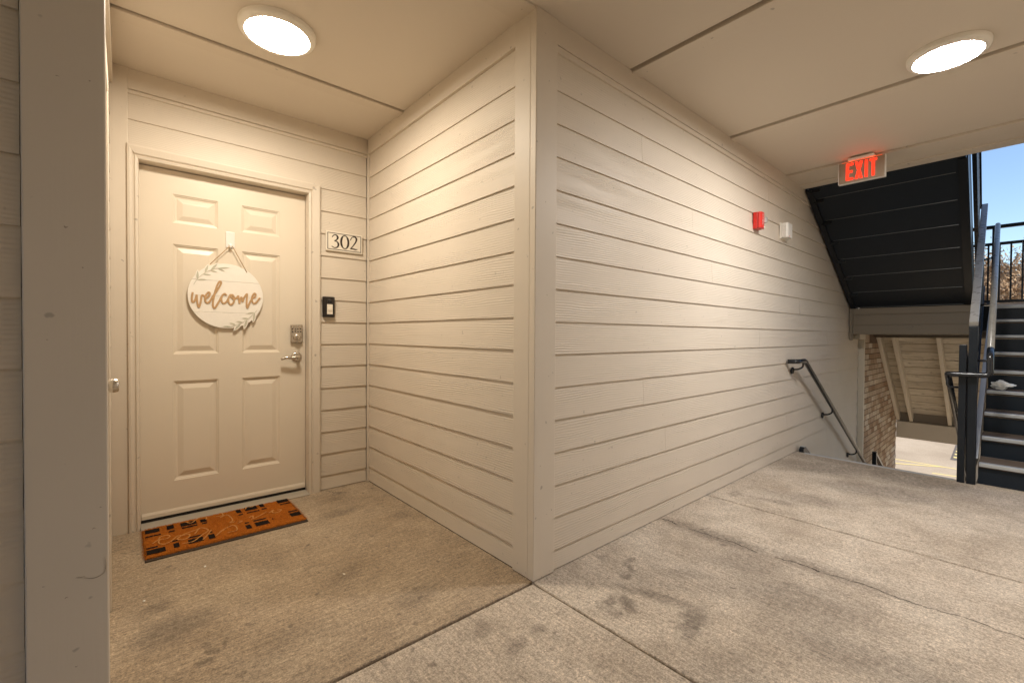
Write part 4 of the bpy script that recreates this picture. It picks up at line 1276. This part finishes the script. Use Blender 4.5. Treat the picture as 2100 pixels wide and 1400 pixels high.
# --- mid landing with its fascia
ml = empty('stair_landing', 'brown boarded mid landing between the two stair flights', 'landing', (0, 0, 0))
FX = 5.470
MB().box(FX + 0.014, 7.10, -1.09, -0.001, 1.19, LANDZ - 0.002).build('deck', 'fascia', ml)
MB().box(LANDX, 7.10, -2.30, -1.091, 1.19, LANDZ - 0.002).build('deck', 'pan_dark', ml)
for z0, z1, off in ((1.391, 1.474, 0.000), (1.264, 1.389, 0.010), (1.150, 1.262, 0.000)):
    MB().box(FX + off, FX + 0.022, -1.088, -0.022, z0 + 0.004, z1 - 0.004).build('fascia_board', 'fascia', ml, bevel=0.002)
MB().box(FX - 0.006, FX + 0.030, -0.0215, 0.012, 1.078, 1.474).build('end_trim', 'fascia', ml, bevel=0.002)
MB().box(FX + 0.020, 6.55, -1.088, -0.004, 1.152, 1.188).build('soffit', 'fascia', ml)
MB().box(LANDX - 0.02, LANDX + 0.03, -2.28, -1.215, LANDZ - 0.037, LANDZ + 0.0015).build('nosing', 'nosing', ml, bevel=0.003)
gm = empty('guard_rail', 'dark picket guard rail across the far side of the mid landing against the sky', 'guard rail', (0, 0, 0))
GX = 7.08
MB().bar((GX, -0.05, 2.540), (GX, -2.33, 2.540), 0.045, 0.042).build('top_rail', 'steel_dark', gm)
MB().bar((GX, -0.05, 2.322), (GX, -2.33, 2.322), 0.035, 0.035).build('mid_rail', 'steel_dark', gm)
MB().bar((GX, -0.05, 1.585), (GX, -2.33, 1.585), 0.035, 0.035).build('bottom_rail', 'steel_dark', gm)
pk4 = MB().box(-0.009, 0.009, -0.009, 0.009, 1.603, 2.305).mesh('picket', 'steel_dark')
for i in range(22):
    link('picket', pk4, gm, (GX, -0.12 - 0.0985 * i, 0))
for y in (-0.07, -1.16, -2.31):
    MB().box(GX - 0.025, GX + 0.025, y - 0.025, y + 0.025, LANDZ - 0.1, 2.52).build('post', 'steel_dark', gm)
for y in (-2.25,):
    c = MB().box(7.02, 7.10, y - 0.04, y + 0.04, -2.94, 1.189).build('landing_column', 'steel_dark', ml)

# --- crumpled paper on the fourth tread
rp = random.Random(12)
bm = bmesh.new()
bmesh.ops.create_icosphere(bm, subdivisions=3, radius=1.0)
for v in bm.verts:
    d = v.co.normalized()
    a = 0.75 + 0.45 * rp.random()
    v.co = Vector((d.x * 0.045 * a, d.y * 0.072 * a, d.z * 0.040 * a * (1.0 - 0.5 * (d.y < -0.2))))
zmin = min(v.co.z for v in bm.verts)
for v in bm.verts: v.co.z -= zmin
me = bpy.data.meshes.new('crumpled_paper')
bm.to_mesh(me)
bm.free()
me.materials.append(MAT['paper'])
pp = link('crumpled_paper', me, None, (4.455, -1.315, 4 * RISE + 0.0018))
tag(pp, 'crumpled white paper lying on a step of the rising flight', 'paper', kind='thing')

# ================================================================== BRICK WALL AND PORCH ROOF
bw = empty('brick_wall', 'mottled tan brick wall beyond the stairwell below the porch roof', 'wall', (0, 0, 0))
BX0, BX1, BYF = 6.018, 8.64, 0.004
MB().box(BX0, BX1 - 0.01, BYF + 0.0035, 3.0, -2.94, 6.0).build('mortar_bed', 'mortar', bw)
bmesh_full = MB().box(0.009, 0.194, 0, 0.05, 0.006, 0.0707).mesh('brick', 'brick')
bmesh_half = MB().box(0.009, 0.0925, 0, 0.05, 0.006, 0.0707).mesh('brick', 'brick')
soldier = MB().box(0.004, 0.0717, 0, 0.05, 0.004, 0.190).mesh('brick', 'brick')
rb = random.Random(3)
cnt = 0
rest = MB()
z = -1.42
row = 0
while z < 1.0:
    x = BX0 + (0.0 if row % 2 else -0.0)
    if row % 2:
        bx = [(x, 0.101)]
        x += 0.1015
    else: bx = []
    while x < BX1 - 0.10:
        bx.append((x, 0.203)); x += 0.203
    for (xx, w) in bx:
        # roof line: nothing above the rafters is visible
        zl = -0.303 + (8.62 - xx) * 0.84 + 0.15
        vis = z < zl and z > -1.12 + 0.0 * xx and z > -0.225 * (xx + 1.389) + 1.117 - 0.18 and cnt < 298
        if vis:
            o = link('brick', bmesh_full if w > 0.15 else bmesh_half, bw, (xx, BYF + rb.uniform(-0.0015, 0.0015), z))
            cnt += 1
        elif z < zl:
            rest.box(xx + 0.005, xx + w - 0.005, BYF, BYF + 0.05, z + 0.005, z + 0.0717)
    z += 0.0767
    row += 1
x = BX0
while x < 7.2 and cnt < 299:
    link('brick', soldier, bw, (x, BYF + rb.uniform(-0.002, 0.002), z))
    cnt += 1
    x += 0.0767
if rest.v:
    o = rest.build('brickwork', 'brick', bw)
    o['kind'] = 'stuff'

pr = empty('porch_roof', 'sloping porch roof seen from below, whitewashed planks on pale rafters with an eave beam', 'roof', (0, 0, 0))
RS = 0.84
ang = math.atan(RS)
def rz(x): return -0.303 + (8.62 - x) * RS
dx_, dz_ = math.cos(ang), -math.sin(ang)
nx_, nz_ = math.sin(ang), math.cos(ang)
def rafter(y, w=0.045):
    q = MB()
    a = Vector((6.60, y, rz(6.60))) + Vector((nx_, 0, nz_)) * 0.068
    b = Vector((8.615, y, rz(8.615))) + Vector((nx_, 0, nz_)) * 0.068
    q.bar(a, b, w, 0.136, (nx_, 0, nz_))
    q.build('rafter', 'rafter', pr, bevel=0.003)
for y in (-0.022, -0.192, -0.660, -1.13, -1.60, -2.07, -2.54, -3.01): rafter(y)
PWD = 0.186
s_ = 0.0
L_ = 2.32 / dx_
i = 0
pm = MB().box(0, 3.3, 0, PWD - 0.012, 0, 0.02).mesh('roof_plank', 'plank')
while s_ < 2.62:
    o = bpy.data.objects.new('roof_plank', pm)
    COL.objects.link(o)
    o.parent = pr
    bx_ = Vector((6.60, 0, rz(6.60))) + Vector((dx_, 0, dz_)) * s_ + Vector((nx_, 0, nz_)) * (0.1375 + random.uniform(0, 0.003))
    M_ = Matrix(((0, dx_, nx_), (-1, 0, 0), (0, dz_, nz_))).to_4x4()
    M_.translation = bx_ + Vector((0, 0.0, 0))
    o.matrix_local = M_
    s_ += PWD
q = MB()
a = Vector((6.60, -1.65, rz(6.60))) + Vector((nx_, 0, nz_)) * 0.180
b = Vector((8.75, -1.65, rz(8.75))) + Vector((nx_, 0, nz_)) * 0.180
q.bar(a, b, 3.32, 0.03, (nx_, 0, nz_))
q.build('roofing', 'roofing', pr)
MB().box(8.600, 8.655, -3.3, -0.0025, -0.585, -0.312).build('eave_beam', 'rafter', pr, bevel=0.003)
MB().box(8.660, 8.690, -3.3, -0.0025, -0.575, -0.10).build('eave_fascia', 'fascia', pr)
MB().box(6.58, 6.66, -3.3, -0.03, 1.112, 1.40).build('header', 'fascia', pr)
MB().box(8.56, 8.655, -3.26, -3.16, -2.94, -0.587).build('porch_post', 'rafter', pr)

# ================================================================== OUTSIDE
gr = MB().box(-200, 400, -300, 300, -3.30, -3.00).build('ground', 'grass')
gr['kind'] = 'structure'
lot = MB().box(-6, 29.0, -40, 40, -3.05, -2.94).build('parking_lot', 'asphalt')
lot['kind'] = 'structure'
def mark(x0, y0, x1, y1, w, name='painted_line', mat='yellow', z=-2.936):
    p, q = Vector((x0, y0, 0)), Vector((x1, y1, 0))
    d = (q - p).normalized()
    nn = Vector((-d.y, d.x, 0)) * w / 2
    mb = MB()
    mb.add([(v.x, v.y, z) for v in (p - nn, q - nn, q + nn, p + nn)], [(0, 1, 2, 3)])
    return mb.build(name, mat, lot)
mark(18.0, 3.2, 18.05, -6.0, 0.085)
mark(17.30, 1.35, 18.02, 0.15, 0.10, z=-2.932)
mark(16.88, 0.35, 17.3, -1.9, 0.10)
mark(18.02, -2.4, 23.0, -2.4, 0.10, z=-2.932)
mb = MB()
mb.add([(19.35, 0.16, -2.936), (23.2, 0.28, -2.936), (23.2, -1.9, -2.936), (19.35, -1.9, -2.936)], [(0, 1, 2, 3)])
mb.build('asphalt_patch', 'patch', lot)
for i in range(6):
    x = 19.85 + i * 0.58
    mark(x, 0.12 + i * 0.015, x + 0.12, -1.85, 0.24, 'yellow_stripe', 'yellow', -2.932)

# trees beyond the lot
def tree_meshes(seed, h):
    r = random.Random(seed)
    tr = MB()
    tr.tube(smooth_path([(0, 0, -0.1), (r.uniform(-.1, .1), r.uniform(-.1, .1), h * .3), (r.uniform(-.2, .2), r.uniform(-.2, .2), h * .62)], 5), [0.17 - 0.011 * i for i in range(11)], 8)
    tips = []
    for q in range(26):
        a = r.uniform(0, 2 * PI)
        z0 = h * r.uniform(.10, .6)
        L = h * r.uniform(.22, .42)
        e = r.uniform(.35, 1.1)
        p1 = Vector((math.cos(a) * L * .5 * math.cos(e), math.sin(a) * L * .5 * math.cos(e), z0 + L * .5 * math.sin(e)))
        p2 = Vector((math.cos(a + .2) * L * math.cos(e * .95), math.sin(a + .2) * L * math.cos(e * .95), z0 + L * math.sin(e)))
        tr.tube([(0, 0, z0), p1, p2], [0.05, 0.03, 0.012], 5)
        tips += [p1, p2, (p1 + p2) / 2, Vector((0, 0, z0 + L * .6))]
    cr = MB()
    for q in range(26000):
        t = tips[r.randrange(len(tips))]
        p = t + Vector((r.gauss(0, .45), r.gauss(0, .45), r.gauss(0, .42)))
        d = Vector((r.uniform(-1, 1), r.uniform(-1, 1), r.uniform(-.2, 1.3))).normalized() * r.uniform(.10, .34)
        s = d.cross(Vector((r.uniform(-1, 1), r.uniform(-1, 1), r.uniform(-1, 1)))).normalized() * r.uniform(.018, .06)
        cr.add([p - s, p + s, p + d], [(0, 1, 2)])
    return tr.mesh('trunk', 'bark'), cr.mesh('crown', 'twig')
kinds = [tree_meshes(s, hh_) for s, hh_ in ((1, 9.0), (2, 8.2), (3, 9.8))]
TREES = [(36.5, 0.6, 0), (35.2, -1.6, 1), (38.5, -0.3, 2), (36.0, 3.4, 2), (37.5, 6.6, 0), (35.6, -4.6, 2), (38.0, -7.6, 0), (36.8, -10.8, 1), (37.0, 10.2, 1), (34.0, -0.2, 1), (34.6, 1.9, 1)]
TL = ['bare brown tree in the gap straight above the landing rail', 'brown leafless tree just to the right of the landing pickets', 'taller bare tree behind the landing pickets', 'bare brown tree hidden behind the upper flight', 'bare tree farther left beyond the parking lot', 'bare tree right of the picture beyond the lot', 'bare tree far right beyond the lot', 'small bare tree at the far right end of the row', 'small bare tree at the far left end of the row', 'low brown thicket tree nearest behind the landing pickets', 'low brown thicket tree behind the square top rail']
for (x, y, kd), lb in zip(TREES, TL):
    t = empty('bare_tree', lb, 'tree', (x, y, -3.0), random.uniform(0, 6), 'bare trees beyond the parking lot')
    link('trunk', kinds[kd][0], t)
    link('crown', kinds[kd][1], t)

# small litter on the alcove floor
LIT = [(-1.33, 0.95, 'white_plastic', 'tiny pale scrap on the floor near the left wall'), (-1.10, 1.12, 'white_plastic', 'tiny pale scrap on the floor in front of the doormat'), (-0.62, 0.62, 'plate', 'small dry leaf scrap in the middle of the alcove floor')]
for x, y, mt, lb in LIT:
    bm = bmesh.new()
    bmesh.ops.create_icosphere(bm, subdivisions=1, radius=1)
    for v in bm.verts: v.co = Vector((v.co.x * 0.010 * random.uniform(.6, 1.2), v.co.y * 0.005, v.co.z * 0.0022 + 0.002))
    me = bpy.data.meshes.new('scrap')
    bm.to_mesh(me)
    bm.free()
    me.materials.append(MAT[mt])
    tag(link('floor_scrap', me, None, (x, y, 0.001), random.uniform(0, 3)), lb, 'scrap', 'scraps on the floor', 'thing')
